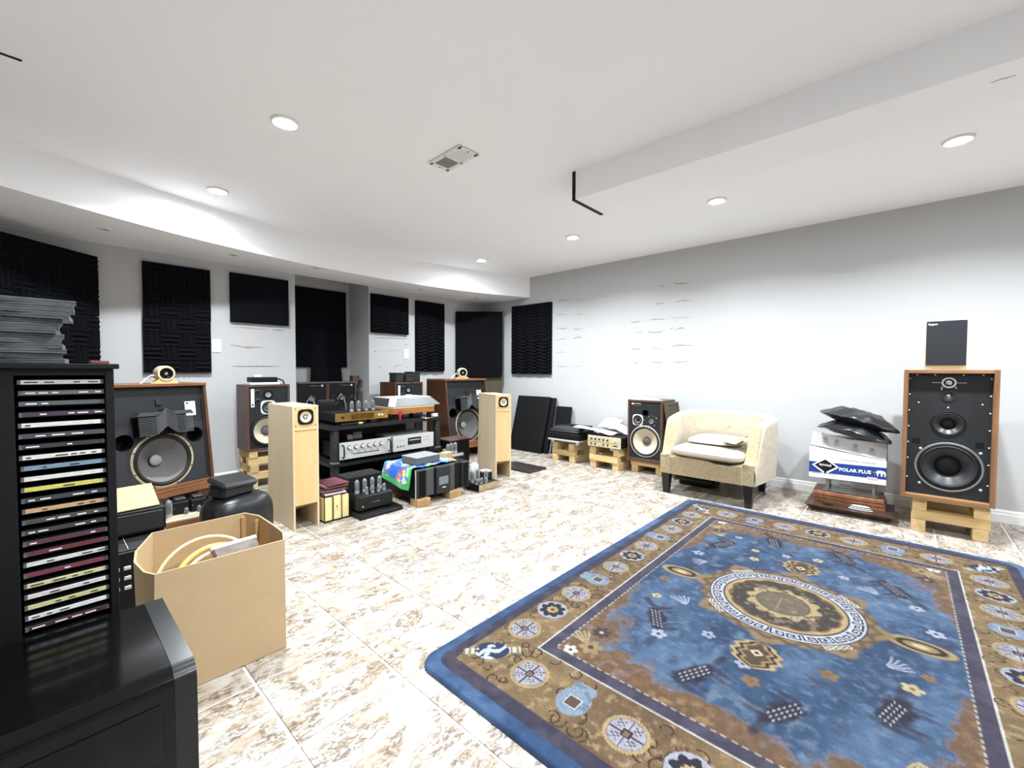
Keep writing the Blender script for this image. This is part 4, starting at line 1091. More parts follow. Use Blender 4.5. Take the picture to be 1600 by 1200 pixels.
# ------------------------------------------------ armchair
t = thing('armchair', 'cream tub armchair with worn upholstery and dark tapered legs', 'armchair', (3.43, 1.118, 0), -PI/2)
def tub(u):
    """outer plan curve of the tub, u 0..1 from front left round the back to front right"""
    a = u*2-1; s = 1 if a > 0 else -1; q = abs(a)
    if q > .48:                                     # arm
        k = (q-.48)/.52
        x = .395-.05*k**1.5; y = .44*(1-k)
    else:
        k = q/.48*PI/2
        x = .395*math.sin(k); y = .44+.285*math.cos(k)
    return s*x, y
def tub_n(u):
    e = .004; x0, y0 = tub(max(0, u-e)); x1, y1 = tub(min(1, u+e)); tx, ty = x1-x0, y1-y0; L = math.hypot(tx, ty) or 1
    return -ty/L, tx/L                              # outward
def top_z(u):
    x, y = tub(u)
    k = min(1, max(0, (y-.015)/.20)); k = k*k*(3-2*k)
    k2 = min(1, max(0, (y-.2)/.5))
    return .325+.285*k+.045*k2
# orientation of the outward normal is fixed below by testing one point
_nx, _ny = tub_n(.5)
SGN = 1 if _ny > 0 else -1
def shell(u, v):
    x, y = tub(u); nx, ny = tub_n(u); nx *= SGN; ny *= SGN
    zt = top_z(u); th = .075; z0 = .165
    if v < .45:
        k = v/.45; z = z0+(zt-.035-z0)*k; o = .010*math.sin(k*PI)
    elif v < .62:
        k = (v-.45)/.17; z = zt-.035+.035*math.sin(k*PI); o = -th*(1-math.cos(k*PI))/2
    else:
        k = (v-.62)/.38; z = zt-.035+(.28-zt+.035)*k; o = -th-.010*math.sin(k*PI)
    return (x+nx*o, y+ny*o, z)
mb = MB().grid(shell, 90, 40)
mb.build('tub_shell', fabric_m, t)
for s in (-1, 1):                                   # flat front posts with piping
    x0, x1 = sorted((s*.345, s*.268))
    MB().box(x0, x1, -.010, .03, .165, .322, .006).build('front_post', fabw_m, t)
    xb = s*.268
    MB().tube([(xb, -.011, .168), (xb, -.011, .322), (s*.300, -.011, .328)], .0035, 6).build('piping', fabric_m, t)
    # worn inner face where the arm sweeps up
    def armface(u, v, s=s):
        k = u; y = .02+.19*k; z = .325+.285*(k*k*(3-2*k))
        return (s*(.345+.010*k-.075*v), y-.012, z-.012)
    MB().grid(armface, 16, 6).build('arm_front', fabw_m, t)
def rail(u, v):                                     # front rail with sagging top edge
    x = -.27+.54*u
    zt = .300-.035*math.exp(-((u-.72)/.16)**2)
    if v < .6: return (x, -.004, .165+(zt-.165)*v/.6)
    if v < .8: return (x, -.004+.02*(v-.6)/.2, zt+.012*math.sin((v-.6)/.2*PI/2))
    return (x, .016+.10*(v-.8)/.2, zt+.012)
MB().grid(rail, 40, 16).build('front_rail', fabw_m, t)
MB().box(-.33, .33, .01, .66, .165, .285, .01).build('seat_deck', fabric_m, t)
# buttons
for x in (-.16, 0, .14, .25):
    k = abs(x)/.395; y = .44+.285*math.sqrt(1-k*k)-.082
    MB().lathe([(1e-5, -.006), (.007, -.005), (.010, 0)], (x, y, .515), 'y', 12).build('button', fabw_m, t)
for (x, y) in ((-.305, .035), (.305, .035), (-.27, .60), (.27, .60)):
    MB().add([(x-.032, y-.032, .168), (x+.032, y-.032, .168), (x+.032, y+.032, .168), (x-.032, y+.032, .168),
              (x-.022, y-.022, 0), (x+.022, y-.022, 0), (x+.022, y+.022, 0), (x-.022, y+.022, 0)],
             [(3,2,1,0),(4,5,6,7),(0,1,5,4),(1,2,6,5),(2,3,7,6),(3,0,4,7)]).build('leg', espresso_m, t)
def cushion(fx, fy, x0, x1, y0, y1, z0, z1, puff, T=None, n=26, p=5):
    """closed pillow-like solid: superellipse plan, puffed top and bottom"""
    vs = []; fs = []
    cx, cy = (x0+x1)/2, (y0+y1)/2; a, b = (x1-x0)/2, (y1-y0)/2
    m = 48; R = [0, .35, .65, .85, .94, .985, 1.0]
    ring = lambda r, k: (cx+a*r*math.copysign(abs(math.cos(2*PI*k/m))**(2/p), math.cos(2*PI*k/m)), cy+b*r*math.copysign(abs(math.sin(2*PI*k/m))**(2/p), math.sin(2*PI*k/m)))
    zm = (z0+z1)/2
    prof = []
    for r in R: prof.append((r, z1+puff*(1-r*r)-(z1-zm)*max(0, (r-.8)/.2)**3*.7))
    for r in R[::-1]: prof.append((r, z0-puff*.3*(1-r*r)+(zm-z0)*max(0, (r-.8)/.2)**3*.7))
    for r, z in prof:
        for k in range(m):
            x, y = ring(max(r, .001), k); vs.append((x, y, z))
    for i in range(len(prof)-1):
        for k in range(m): fs.append((i*m+k, i*m+(k+1) % m, (i+1)*m+(k+1) % m, (i+1)*m+k))
    return MB().add(vs, fs, T)
Tc = TR(0, 0, 0) @ RY(0.02)
cushion(0, 0, -.268, .262, -.035, .60, .318, .388, .014, Tc, 26, 8).build('seat_cushion', fabric_m, t)
# thin pad and printed cloth on the seat
o = cushion(0, 0, -.22, .20, .16, .58, 0, .014, .012, None, 26, 4).build('seat_pad', mat('pale_pad', '#c6bda8', 0.9, 0, 0.05, 15, 0.2, 300)); o.location = (3.43, 1.118, .402); o.rotation_euler = (.05, 0, -PI/2)
tag(o, 'thin pale cushion pad lying on the armchair seat', 'cushion')
def pcl(u, v): return (.09+.16*u-.04*v, .12+.24*v, .438+.022*math.sin(u*6+1)*math.sin(v*5+.5)+.05*u*u)
o = MB().grid(pcl, 24, 24).build('crumpled_cloth', mat('yellow_print_cloth', '#c9c290', 0.9, 0, 0, 16, 0.2, 200, 0.2, 0, None, '#47565e', 2)); o.location = (3.43, 1.118, 0); o.rotation_euler = (0, 0, -PI/2)
md = o.modifiers.new('t', 'SOLIDIFY'); md.thickness = .003
tag(o, 'crumpled yellow and dark printed cloth at the right of the armchair seat', 'cloth')
t = thing('black_case', 'black case on the floor behind the armchair legs', 'case', (3.79, 1.33, 0), -PI/2)
MB().box(-.12, .18, 0, .16, .004, .105, .01).build('body', black_m, t)
MB().box(-.10, .16, -.006, .0, .04, .06, .002).build('latch', dgrey_m, t)

# ------------------------------------------------ stack with the paper carton
t = thing('wooden_tray', 'dark wooden tray on the floor beneath the stacked boards', 'tray', (3.70, .262, 0), -PI/2)
frust(-.205, .215, .055, .36, .0, -.245, .240, -.012, .38, .048).build('tray_body', tray_m, t)
MB().box(-.235, .23, .0, .37, .044, .0485).build('tray_floor', tray_m, t)
for k in range(3):
    o = MB().box(-.2, .2, 0, .27, 0, .024, .002).build('board', copper_m); o.matrix_world = TR(3.83-.006*k, .266+.004*k, .049+.0262*k) @ RZ(-PI/2+.012*k)
    tag(o, '%s reddish wooden board in the stack on the dark tray' % ['bottom', 'middle', 'top'][k], 'board', 'reddish boards on the tray')
acr_m = mat('clear_acrylic', '#c9c6c0', 0.08, 0, 0.02, 10, 0, None, 0.6, 0, None, None, 2, 0.6, 1.35)
t = thing('acrylic_riser', 'clear acrylic riser between the boards and the paper carton', 'riser', (3.84, .262, .1285), -PI/2)
MB().box(-.155, .155, .0, .22, .085, .097, .002).build('top_sheet', acr_m, t)
MB().box(-.155, .155, .0, .22, 0, .006, .002).build('bottom_sheet', acr_m, t)
for x in (-.13, .13):
    for y in (.03, .19): MB().cyl((x, y, .006), .009, .079, 'z', 14).build('spacer', acr_m, t)
# copy paper carton
t = thing('paper_carton', 'white and blue copy paper carton under the black bags', 'carton', (3.80, .282, .2265), -PI/2)
zl, zr, W = .228, .172, .2145
vs = [(-W, 0, 0), (W, 0, .008), (W, 0, zr), (-W, 0, zl), (-W, .27, 0), (W, .27, 0), (W, .27, zr), (-W, .27, zl)]
MB().add(vs, [(0,1,2,3),(5,4,7,6),(4,0,3,7),(1,5,6,2),(0,4,5,1)]).build('carton_body', white_m, t, smooth=False)
vs = [(-W+.006, .012, zl+.006), (W-.004, .006, zr+.002), (W, .045, zr+.074), (-W+.012, .055, zl+.105)]
vs += [(x, y+.004, z) for x, y, z in vs]
MB().add(vs, [(0,1,2,3),(7,6,5,4),(0,4,5,1),(1,5,6,2),(2,6,7,3),(3,7,4,0)]).build('lid_flap', mat('white_board', '#bdb8b8', 0.6, 0, 0.04, 20), t, smooth=False)
MB().box(-W+.012, W, .055, .27, zl-.05, zl+.06, .003).build('inner_reams', mat('ream_paper', '#cfcac6', 0.8, 0, 0.05, 20), t)
MB().prism([(-W, .036), (W, .046), (W, .126), (-W, .114)], -.0008, .0005, 'y').build('blue_band', blue_m, t)
def diamond(cx, cz, a, b): return [(cx-a, cz), (cx, cz-b), (cx+a, cz), (cx, cz+b)]
MB().prism(diamond(-.118, .090, .080, .060), -.0016, 0, 'y').build('logo_border', white_m, t)
MB().prism(diamond(-.118, .091, .064, .046), -.0024, 0, 'y').build('logo_diamond', black_m, t)
text('logo_text', 'ROYALE', .019, white_m, t, FRONT(-.118, -.0030, .090), .0003, 'CENTER', .0006)
text('brand_text', 'POLAR PLUS', .0315, white_m, t, FRONT(-.038, -.0014, .068) @ RZ(.028), .0003, 'LEFT', .0012)
bear = [(.155, .066), (.160, .090), (.166, .100), (.185, .104), (.205, .100), (.212, .090), (.212, .064), (.205, .064), (.204, .082), (.196, .083), (.194, .064), (.187, .064), (.186, .084), (.174, .084), (.173, .064), (.167, .064), (.166, .083), (.160, .078), (.150, .078), (.146, .084), (.152, .092)]
MB().prism(bear, -.0016, 0, 'y').build('bear_mark', white_m, t, smooth=False)
MB().box(.115, .170, -.0020, 0, .036, .052).build('sticker', paperp_m, t)
MB().prism([(-.128, .036), (-.108, .036), (-.113, .048), (-.123, .048)], -.0016, 0, 'y').build('red_seal', red_m, t)
for x0, x1, z in [(-.195, -.145, .030), (-.098, -.055, .030), (-.03, .07, .146), (.08, .16, .144)]: MB().box(x0, x1, -.0008, .0004, z, z+.003).build('print_line', grey_m, t)
for k, x in enumerate((-.125, -.060, .045, .135)):
    z = zl+.075-(x+W)*.20; yq = .012+.0365*(x+W)/(2*W)*0+.028
    M_ = Matrix(((1, 0, 0, 0), (0, 1, .42, 0), (0, 0, 1, 0), (0, 0, 0, 1)))
    MB(TR(x, .030, z) @ RX(-.36)).lathe([(.008, -.0015), (.011, -.0018), (.011, .0005)], (0, 0, 0), 'y', 14).build('icon', dgrey_m, t)
    for q in range(2): MB(TR(x, .024-.006*q, z-.018-.010*q) @ RX(-.36) @ RY(.10)).box(-.018, .018, -.0016, 0, -.0012, .0012).build('print_line', grey_m, t)
# black bags on top
def bag(label, loc, rz, L, D, H, seed, sag):
    r = random.Random(seed); f1, f2 = noise1(seed), noise1(seed+5)
    vs = []; fs = []; m = 64; P = 17
    for i in range(P+1):
        ph = -PI/2+PI*i/P
        rr = max(math.cos(ph), .002)**.40; z = math.sin(ph)
        for k in range(m):
            a = 2*PI*k/m; c, s_ = math.cos(a), math.sin(a)
            ro = 1/((abs(c)**7+abs(s_)**7)**(1/7))*(1+.05*f1(a*1.5)+.02*math.sin(11*a+seed))
            x, y = L*rr*ro*c, D*rr*ro*s_
            edge = max(0, (math.hypot(x/L, y/D)-.55))
            zz = H*z*(1-.80*min(1, edge*1.9)) + .16*H*f2(x*22+y*13)*(1-abs(z)) + .10*H*math.sin(x*55+y*38+seed)*max(0, z) + .12*H*math.sin(x*31-y*60)*max(0, z)
            vs.append((x, y, zz-sag*(x/L)**2*.5-.06*(x+L)*sag*4))
    for i in range(P):
        for k in range(m): fs.append((i*m+k, i*m+(k+1) % m, (i+1)*m+(k+1) % m, (i+1)*m+k))
    o = MB().add(vs, fs).build('plastic_bag', bag_m); o.location = loc; o.rotation_euler = (0, 0, rz)
    return tag(o, label, 'bag', 'black plastic bags on the carton')
b1 = bag('lower black plastic bag lying on the paper carton', (3.915, .245, .583), -PI/2, .205, .155, .045, 3, .05); b1.rotation_euler = (0, .20, -PI/2)
b2 = bag('upper black plastic bag slumped on the lower bag', (3.93, .225, .668), -PI/2, .222, .150, .052, 8, .05); b2.rotation_euler = (0, .25, -PI/2)
# keys and coiled lead on the tray
t = thing('key_bunch', 'dark bunch of keys lying on the front of the tray', 'keys', (3.745, .385, .049), -PI/2)
for k in range(5): MB(RZ(.7*k)).box(0, .045, -.006, .006, .001+.003*k, .004+.003*k, .001).build('key', black_m, t)
MB().lathe([(.012, .002), (.015, .004), (.012, .006), (.010, .004), (.012, .002)], (0, 0, .012), 'z', 16).build('ring', dgrey_m, t)
t = thing('coiled_lead', 'white and black coiled lead on the front right of the tray', 'cable', (3.765, .195, .049), -PI/2)
for k in range(5):
    pts = [((.062-.004*k)*math.cos(2*PI*q/20), (.020-.001*k)*math.sin(2*PI*q/20), .005+.005*k) for q in range(21)]
    MB().tube(pts, .0032, 6).build('loop', white_m if k % 2 == 0 else black_m, t)

# ================================================================ LEFT FOREGROUND
# glossy black cabinet in front of the disc tower
t = thing('gloss_cabinet', 'glossy piano-black cabinet with rounded front edge at the lower left', 'cabinet', (0, 0, 0), 0)
zt, xr_, yb_, yf_ = .440, .190, 1.330, .985
def gl_prof(inset=0.0):
    r = .032
    pts = [(yb_, .012), (yb_, zt-inset)]
    for k in range(9):
        a = PI/2+PI/2*k/8; pts.append((yf_+r+r*math.cos(a), zt-inset-r+r*math.sin(a)))
    return pts+[(yf_+.0, .012)]
MB().prism(gl_prof(.0012), -.42, .155, 'x').build('body', gloss_m, t)
MB().prism(gl_prof(0), .1555, xr_, 'x').build('side_panel', mat('satin_black_side', '#18191b', 0.25, 0, 0.1, 6, 0, None, 0.4, 0.0), t)
MB().box(-.41, .135, yf_-.004, yf_+.006, .03, zt-.05, .002).build('front_door', gloss_m, t)
for x in (-.38, .15): 
    for y in (1.03, 1.28): MB().cyl((x, y, 0), .02, .014, 'z', 14).build('foot', black_m, t)

# disc tower
t = thing('disc_tower', 'tall black disc tower filled with cases at the left edge', 'cd rack', (0, 0, 0), 0)
TY0 = 1.352
MB().box(-.235, .124, TY0-.012, TY0+.185, 1.000, 1.012, .002).build('top_board', black_m, t)
MB().box(-.225, -.037, TY0-.002, TY0+.175, 0, 1.0, .001).build('left_column', black_m, t)
MB().box(.100, .115, TY0-.002, TY0+.175, 0, 1.0, .001).build('right_side', black_m, t)
MB().box(-.037, .100, TY0+.160, TY0+.175, 0, 1.0).build('back_panel', black_m, t)
MB().box(-.037, .100, TY0+.0, TY0+.16, 0, .43).build('lower_panel', black_m, t)
MB().box(-.037, .100, TY0+.0, TY0+.16, .986, 1.0).build('head_rail', black_m, t)
NCD = 24; Z0, DZ = .9720, .02272
for k in range(NCD):
    z = Z0-DZ*k
    MB().box(-.037, .100, TY0+.025, TY0+.16, z-.0080, z-.0056).build('slot_shelf', black_m, t)
cds = [('#dcd6d8', 'white'), ('#6f7074', 'grey'), ('#5c5e60', 'slate grey'), ('#4a3b4c', 'purple'), ('#e4e1d8', 'white'), ('#4c4d55', 'dark grey'), ('#3d3a39', 'charcoal'),
       ('#e6e2da', 'white'), ('#7d93a8', 'silvery blue'), ('#e2e0da', 'white'), ('#d8cc6a', 'yellow'), ('#3f4144', 'dark grey'), ('#c9a27a', 'tan and pink'), ('#4b4943', 'dark olive'),
       ('#3c3d40', 'charcoal'), ('#5c3440', 'maroon'), ('#6a2f38', 'red maroon'), ('#dcdcd6', 'white'), ('#7a3a46', 'rose maroon'), ('#d9cfa2', 'cream'), ('#e2d8d4', 'white with red print'),
       ('#d3cd92', 'pale yellow'), ('#e6e6e2', 'white'), ('#4a3034', 'dark maroon')]
ordn = ['topmost', 'second', 'third', 'fourth', 'fifth', 'sixth', 'seventh', 'eighth', 'ninth', 'tenth', 'eleventh', 'twelfth', 'thirteenth', 'fourteenth', 'fifteenth', 'sixteenth', 'seventeenth', 'eighteenth', 'nineteenth', 'twentieth', 'twenty-first', 'twenty-second', 'twenty-third', 'lowest']
rnd = random.Random(11)
casem = mat('dark_case_body', '#26272a', 0.25, 0, 0.2, 30)
for k, (c, nm) in enumerate(cds):
    z = Z0-DZ*k-.0056
    t = thing('disc_case', '%s disc case in the black tower, %s spine' % (ordn[k], nm), 'cd case', (.0325+rnd.uniform(-.001, .001), TY0+rnd.uniform(.0, .005), z), 0, 'disc cases in the tower')
    MB().box(-.0655, .0655, .0015, .135, 0, .0102, .0006).build('case', casem, t)
    sp = MB().box(-.0615, .0615, 0, .003, .0008, .0098, .0003).build('spine', mat('spine_'+c[1:], c, 0.35, 0, 0.35, 60, 0, None, 0.5, 0, (1, 1, 4)), t)
    x = -.055
    while x < .05:
        L = rnd.uniform(.006, .02)
        if rnd.random() < .55:
            bright = sum(srgb(c)) > .8
            MB().box(x, x+L, -.0004, .001, .0038, .0062).build('print_mark', dgrey_m if bright else white_m, sp)
        x += L+rnd.uniform(.004, .015)
    for s in (-1, 1): MB().box(s*.0625-.0025, s*.0625+.0025, -.0006, .002, .0004, .0100, .0004).build('hinge_edge', clear_m, t)
# clear cases stacked on the tower
z = 1.0122; rnd = random.Random(2)
for k in range(13):
    dx = -.0335+(.013 if k > 8 else 0)+rnd.uniform(-.006, .006)-(.006 if 3 < k < 7 else 0); dy = rnd.uniform(-.004, .006)
    t = thing('clear_disc_case', 'clear disc case in the stack on the tower, %s from the bottom' % ['first', 'second', 'third', 'fourth', 'fifth', 'sixth', 'seventh', 'eighth', 'ninth', 'tenth', 'eleventh', 'twelfth', 'thirteenth'][k],
              'cd case', (dx, TY0+.065+dy, z), rnd.uniform(-.09, .09), 'clear disc cases on the tower')
    MB().box(-.071, .071, -.0625, .0625, 0, .0045, .0008).build('tray_half', clear_m, t)
    MB().box(-.070, .071, -.0625, .0625, .0048, .0102, .0008).build('lid_half', clear_m, t)
    MB().box(-.060, .060, -.061, .06, .0043, .0050).build('inlay', mat('grey_inlay', '#8d8e92', 0.4, 0, 0.3, 40), t)
    z += .0106
o = MB().box(-.016, .016, -.03, .03, 0, .007, .001).build('leaflet', mat('red_leaflet', '#8a4a44', 0.5, 0, 0.3, 40)); o.location = (.094, TY0+.05, 1.0122)
tag(o, 'small reddish leaflet on the right end of the disc tower', 'leaflet')

# open cardboard box with cables
t = thing('cardboard_box', 'open tan cardboard box with cables inside', 'box', (0, 0, 0), 0)
OUT = [(.215, 1.622), (.576, 1.620), (.602, 1.700), (.607, 1.80), (.603, 1.97), (.572, 2.052), (.266, 2.046), (.200, 1.88), (.186, 1.784), (.196, 1.668)]
BOT = [(.205, 1.622), (.576, 1.620), (.600, 1.700), (.600, 1.80), (.600, 1.97), (.572, 2.052), (.262, 2.046), (.205, 1.90), (.200, 1.80), (.202, 1.66)]
cx, cy = .40, 1.83
def inn(p, q=.010):
    v = Vector((cx-p[0], cy-p[1])); v.normalize(); return (p[0]+v.x*q, p[1]+v.y*q)
n = len(OUT); hz = [.393, .393, .392, .391, .393, .393, .394, .392, .391, .392]
for k in range(n):
    k2 = (k+1) % n
    vs = [(*BOT[k], .002), (*BOT[k2], .002), (*OUT[k2], hz[k2]), (*OUT[k], hz[k]), (*inn(BOT[k]), .002), (*inn(BOT[k2]), .002), (*inn(OUT[k2], .006), hz[k2]), (*inn(OUT[k], .006), hz[k])]
    MB().add(vs, [(0,1,2,3),(5,4,7,6),(3,2,6,7),(0,4,5,1),(0,3,7,4),(1,5,6,2)]).build('wall_panel', card_m, t, smooth=False)
MB().prism([inn(p, .004) for p in BOT], .002, .008).build('base_panel', cardin_m, t, smooth=False)
for p in (OUT[4], OUT[5]):
    q = inn(p, .012); MB().box(q[0]-.010, q[0]+.010, q[1]-.006, q[1]+.0, .02, .38, .001).build('fold_flap', cardin_m, t)
def loop(name, label, m, c, R1, R2, tilt, rad, ph, turns=1.0, yaw=0.0):
    T = TR(*c) @ RZ(yaw) @ RX(tilt)
    pts = [T @ Vector((R1*math.cos(ph+2*PI*turns*k/40), R2*math.sin(ph+2*PI*turns*k/40), .004*math.sin(k*.5))) for k in range(41)]
    o = MB().tube(pts, rad, 10).build(name, m); return tag(o, label, 'cable', 'cables in the cardboard box')
loop('cable_loop', 'outermost thin cream cable loop in the cardboard box', cable_m, (.392, 1.84, .245), .150, .145, 1.25, .0055, 0)
loop('cable_loop', 'thick yellow cable loop in the cardboard box', cabley_m, (.415, 1.80, .225), .140, .140, 1.20, .0085, 0, 1.0, .15)
loop('cable_loop', 'inner cream cable loop in the cardboard box', cable_m, (.42, 1.775, .215), .135, .138, 1.15, .006, .4, 1.0, .2)
loop('cable_loop', 'lowest cream cable loop in the cardboard box', cable_m, (.42, 1.75, .20), .130, .132, 1.10, .006, .8, 1.0, .1)
t = thing('foil_packet', 'shiny brown and silver packet leaning in the cardboard box', 'packet', (.49, 1.70, .245), math.radians(6))
FP = RX(-.85)
MB(FP).box(-.075, .075, 0, .022, .0, .17, .006).build('pouch', mat('foil_print', '#46342e', 0.25, 0.1, 0, 9, 0.3, 30, 0.5, 0, (1, 1, 3), '#7d736d'), t)
MB(FP).box(-.077, .077, .004, .018, .165, .180, .002).build('header', silver_m, t)
o = MB().box(-.17, .17, -.17, .17, 0, .23, .02).build('packing_paper', cardin_m); o.location = (.40, 1.84, .009)
tag(o, 'folded brown packing paper at the bottom of the cardboard box', 'paper')

# black units behind the box
t = thing('amplifier_unit', 'lower dark grey unit with silver buttons between tower and cardboard box', 'amplifier', (.205, 2.30, 0), 0)
MB().box(-.19, .165, 0, .42, .012, .262, .004).build('case', blackp_m, t)
MB().box(-.188, .163, .004, .416, .262, .270, .002).build('top_cover', dgrey_m, t)
MB().box(.02, .022, .01, .41, .270, .2712).build('cover_seam', silver_m, t)
for r in range(3):
    for k in range(4): MB().box(-.10+.035*k, -.078+.035*k, -.006, .001, .19-.04*r, .205-.04*r, .002).build('button', silver_m, t)
feet(t, .34, .42, 0, .012)
t = thing('amplifier_unit', 'upper black unit under the cream envelope behind the cardboard box', 'amplifier', (.205, 2.45, .2715), 0)
MB().box(-.16, .165, 0, .30, .010, .112, .004).build('case', black_m, t)
MB().box(-.15, .155, -.004, .002, .02, .10, .002).build('front_plate', dgrey_m, t)
feet(t, .30, .30, 0, .010)
o = MB().add([(.06, 2.440, .390), (.352, 2.475, .388), (.345, 2.63, .455), (.075, 2.64, .448), (.06, 2.440, .394), (.352, 2.475, .392), (.345, 2.63, .460), (.075, 2.64, .453)],
             [(0,3,2,1),(4,5,6,7),(0,1,5,4),(1,2,6,5),(2,3,7,6),(3,0,4,7)]).build('envelope', mat('manila', '#bfa874', 0.8, 0, 0.05, 10))
o2 = tag(o, 'cream manila envelope lying on the upper black unit', 'envelope')
t = thing('power_strip', 'white power strip with black lead on the floor by the disc tower', 'power strip', (.105, 2.03, 0), .1)
MB().box(-.03, .03, -.12, .12, .0, .035, .006).build('body', white_m, t)
for k in range(4): MB().box(-.012, .012, -.10+.05*k, -.075+.05*k, .035, .037, .001).build('socket', grey_m, t)
MB().tube([(-.01, -.12, .02), (-.02, -.16, .012), (.01, -.20, .008), (.04, -.17, .008), (.03, -.14, .01)], .005, 8).build('lead', black_m, t)
# valve amplifier with black transformers
o = MB().box(-.17, .17, 0, .24, 0, .115, .003).build('wood_box', walnutx_m); o.location = (.60, 2.92, 0)
tag(o, 'brown wooden box under the valve amplifier behind the cardboard box', 'box')
t = thing('valve_amplifier', 'valve amplifier with three black transformers behind the cardboard box', 'amplifier', (.60, 2.93, .1155), 0)
MB().box(-.16, .16, 0, .20, 0, .060, .003).build('chassis', champ_m, t)
MB().box(-.158, .158, -.004, .002, .01, .05, .001).build('front_plate', walnutx_m, t)
for x, s in ((-.075, .037), (.008, .037), (.09, .034)):
    MB().box(x-s, x+s, .09, .165, .060, .130, .004).build('transformer', black_m, t)
    MB().box(x-s*.7, x+s*.7, .10, .155, .130, .148, .003).build('transformer_cap', dgrey_m, t)
    for sx in (-1, 1): MB().cyl((x+sx*s*.8, .088, .10), .004, .003, 'y', 8).build('bolt', chrome_m, t)
valve(t, -.135, .06, .060, .10, .016); valve(t, -.125, .13, .060, .085, .014)
for x in (-.06, .0, .06): valve(t, x, .045, .060, .045, .010)
MB().tube([(-.15, .02, .066), (-.11, .005, .074), (-.05, .01, .066), (.02, .002, .075), (.08, .02, .066)], .004, 6).build('wire', cable_m, t)
# glossy leather bag and open case on it
t = thing('leather_bag', 'shiny black leather bag behind the cardboard box', 'bag', (.685, 2.58, 0), math.radians(12))
def bagf(u, v):
    a = 2*PI*u; c, s_ = math.cos(a), math.sin(a); p = 3.2
    ro = 1/((abs(c)**p+abs(s_)**p)**(1/p))
    ph = v*PI/2
    rr = (math.cos(max(0, (v-.45)/.55)*PI/2)**.5 if v > .45 else 1-.03*(.45-v)/.45)
    z = .350*math.sin(min(1, v*1.05)*PI/2)
    return (.158*ro*max(rr, .001)*c*(1+.015*math.sin(7*a)), .125*ro*max(rr, .001)*s_, z+.004*math.sin(9*a)*(1-v))
MB().grid(bagf, 48, 26, None, True).build('bag_body', leather_m, t)
hp = [(-.095+.19*k/14, -.128-.012*math.sin(PI*k/14), .12+.115*math.sin(PI*k/14)) for k in range(15)]
MB().tube(hp, .007, 8).build('handle', leather_m, t)
MB().box(.10, .125, .05, .07, .30, .345, .004).build('buckle', chrome_m, t)
t = thing('camera_case', 'black padded case with raised lid on the leather bag', 'case', (.660, 2.57, .3455), math.radians(20))
MB().box(-.085, .085, -.06, .06, .0, .065, .014).build('case_body', leather_m, t)
MB(TR(0, .055, .072) @ RX(.22) @ RY(.05)).box(-.095, .095, -.13, .008, .0, .034, .012).build('lid', leather_m, t)
MB(TR(0, .05, .058) @ RX(.10)).box(-.088, .088, -.11, .0, .0, .010, .004).build('inner_flap', leather_m, t)
MB().tube([(-.086, -.061, .055), (.086, -.061, .055), (.086, .05, .055)], .0025, 6).build('zip', grey_m, t)
t = thing('line_transformer', 'small black and silver transformer on the floor left of the plywood tower', 'transformer', (.935, 3.28, 0), .15)
MB().box(-.05, .06, -.05, .06, 0, .16, .006).build('core', black_m, t)
MB().box(-.03, .04, -.055, .03, .16, .195, .006).build('bell_cover', silver_m, t)
MB().tube([(.04, -.05, .12), (.03, -.09, .08), (-.03, -.10, .05), (-.06, -.06, .05)], .006, 8).build('lead', white_m, t)

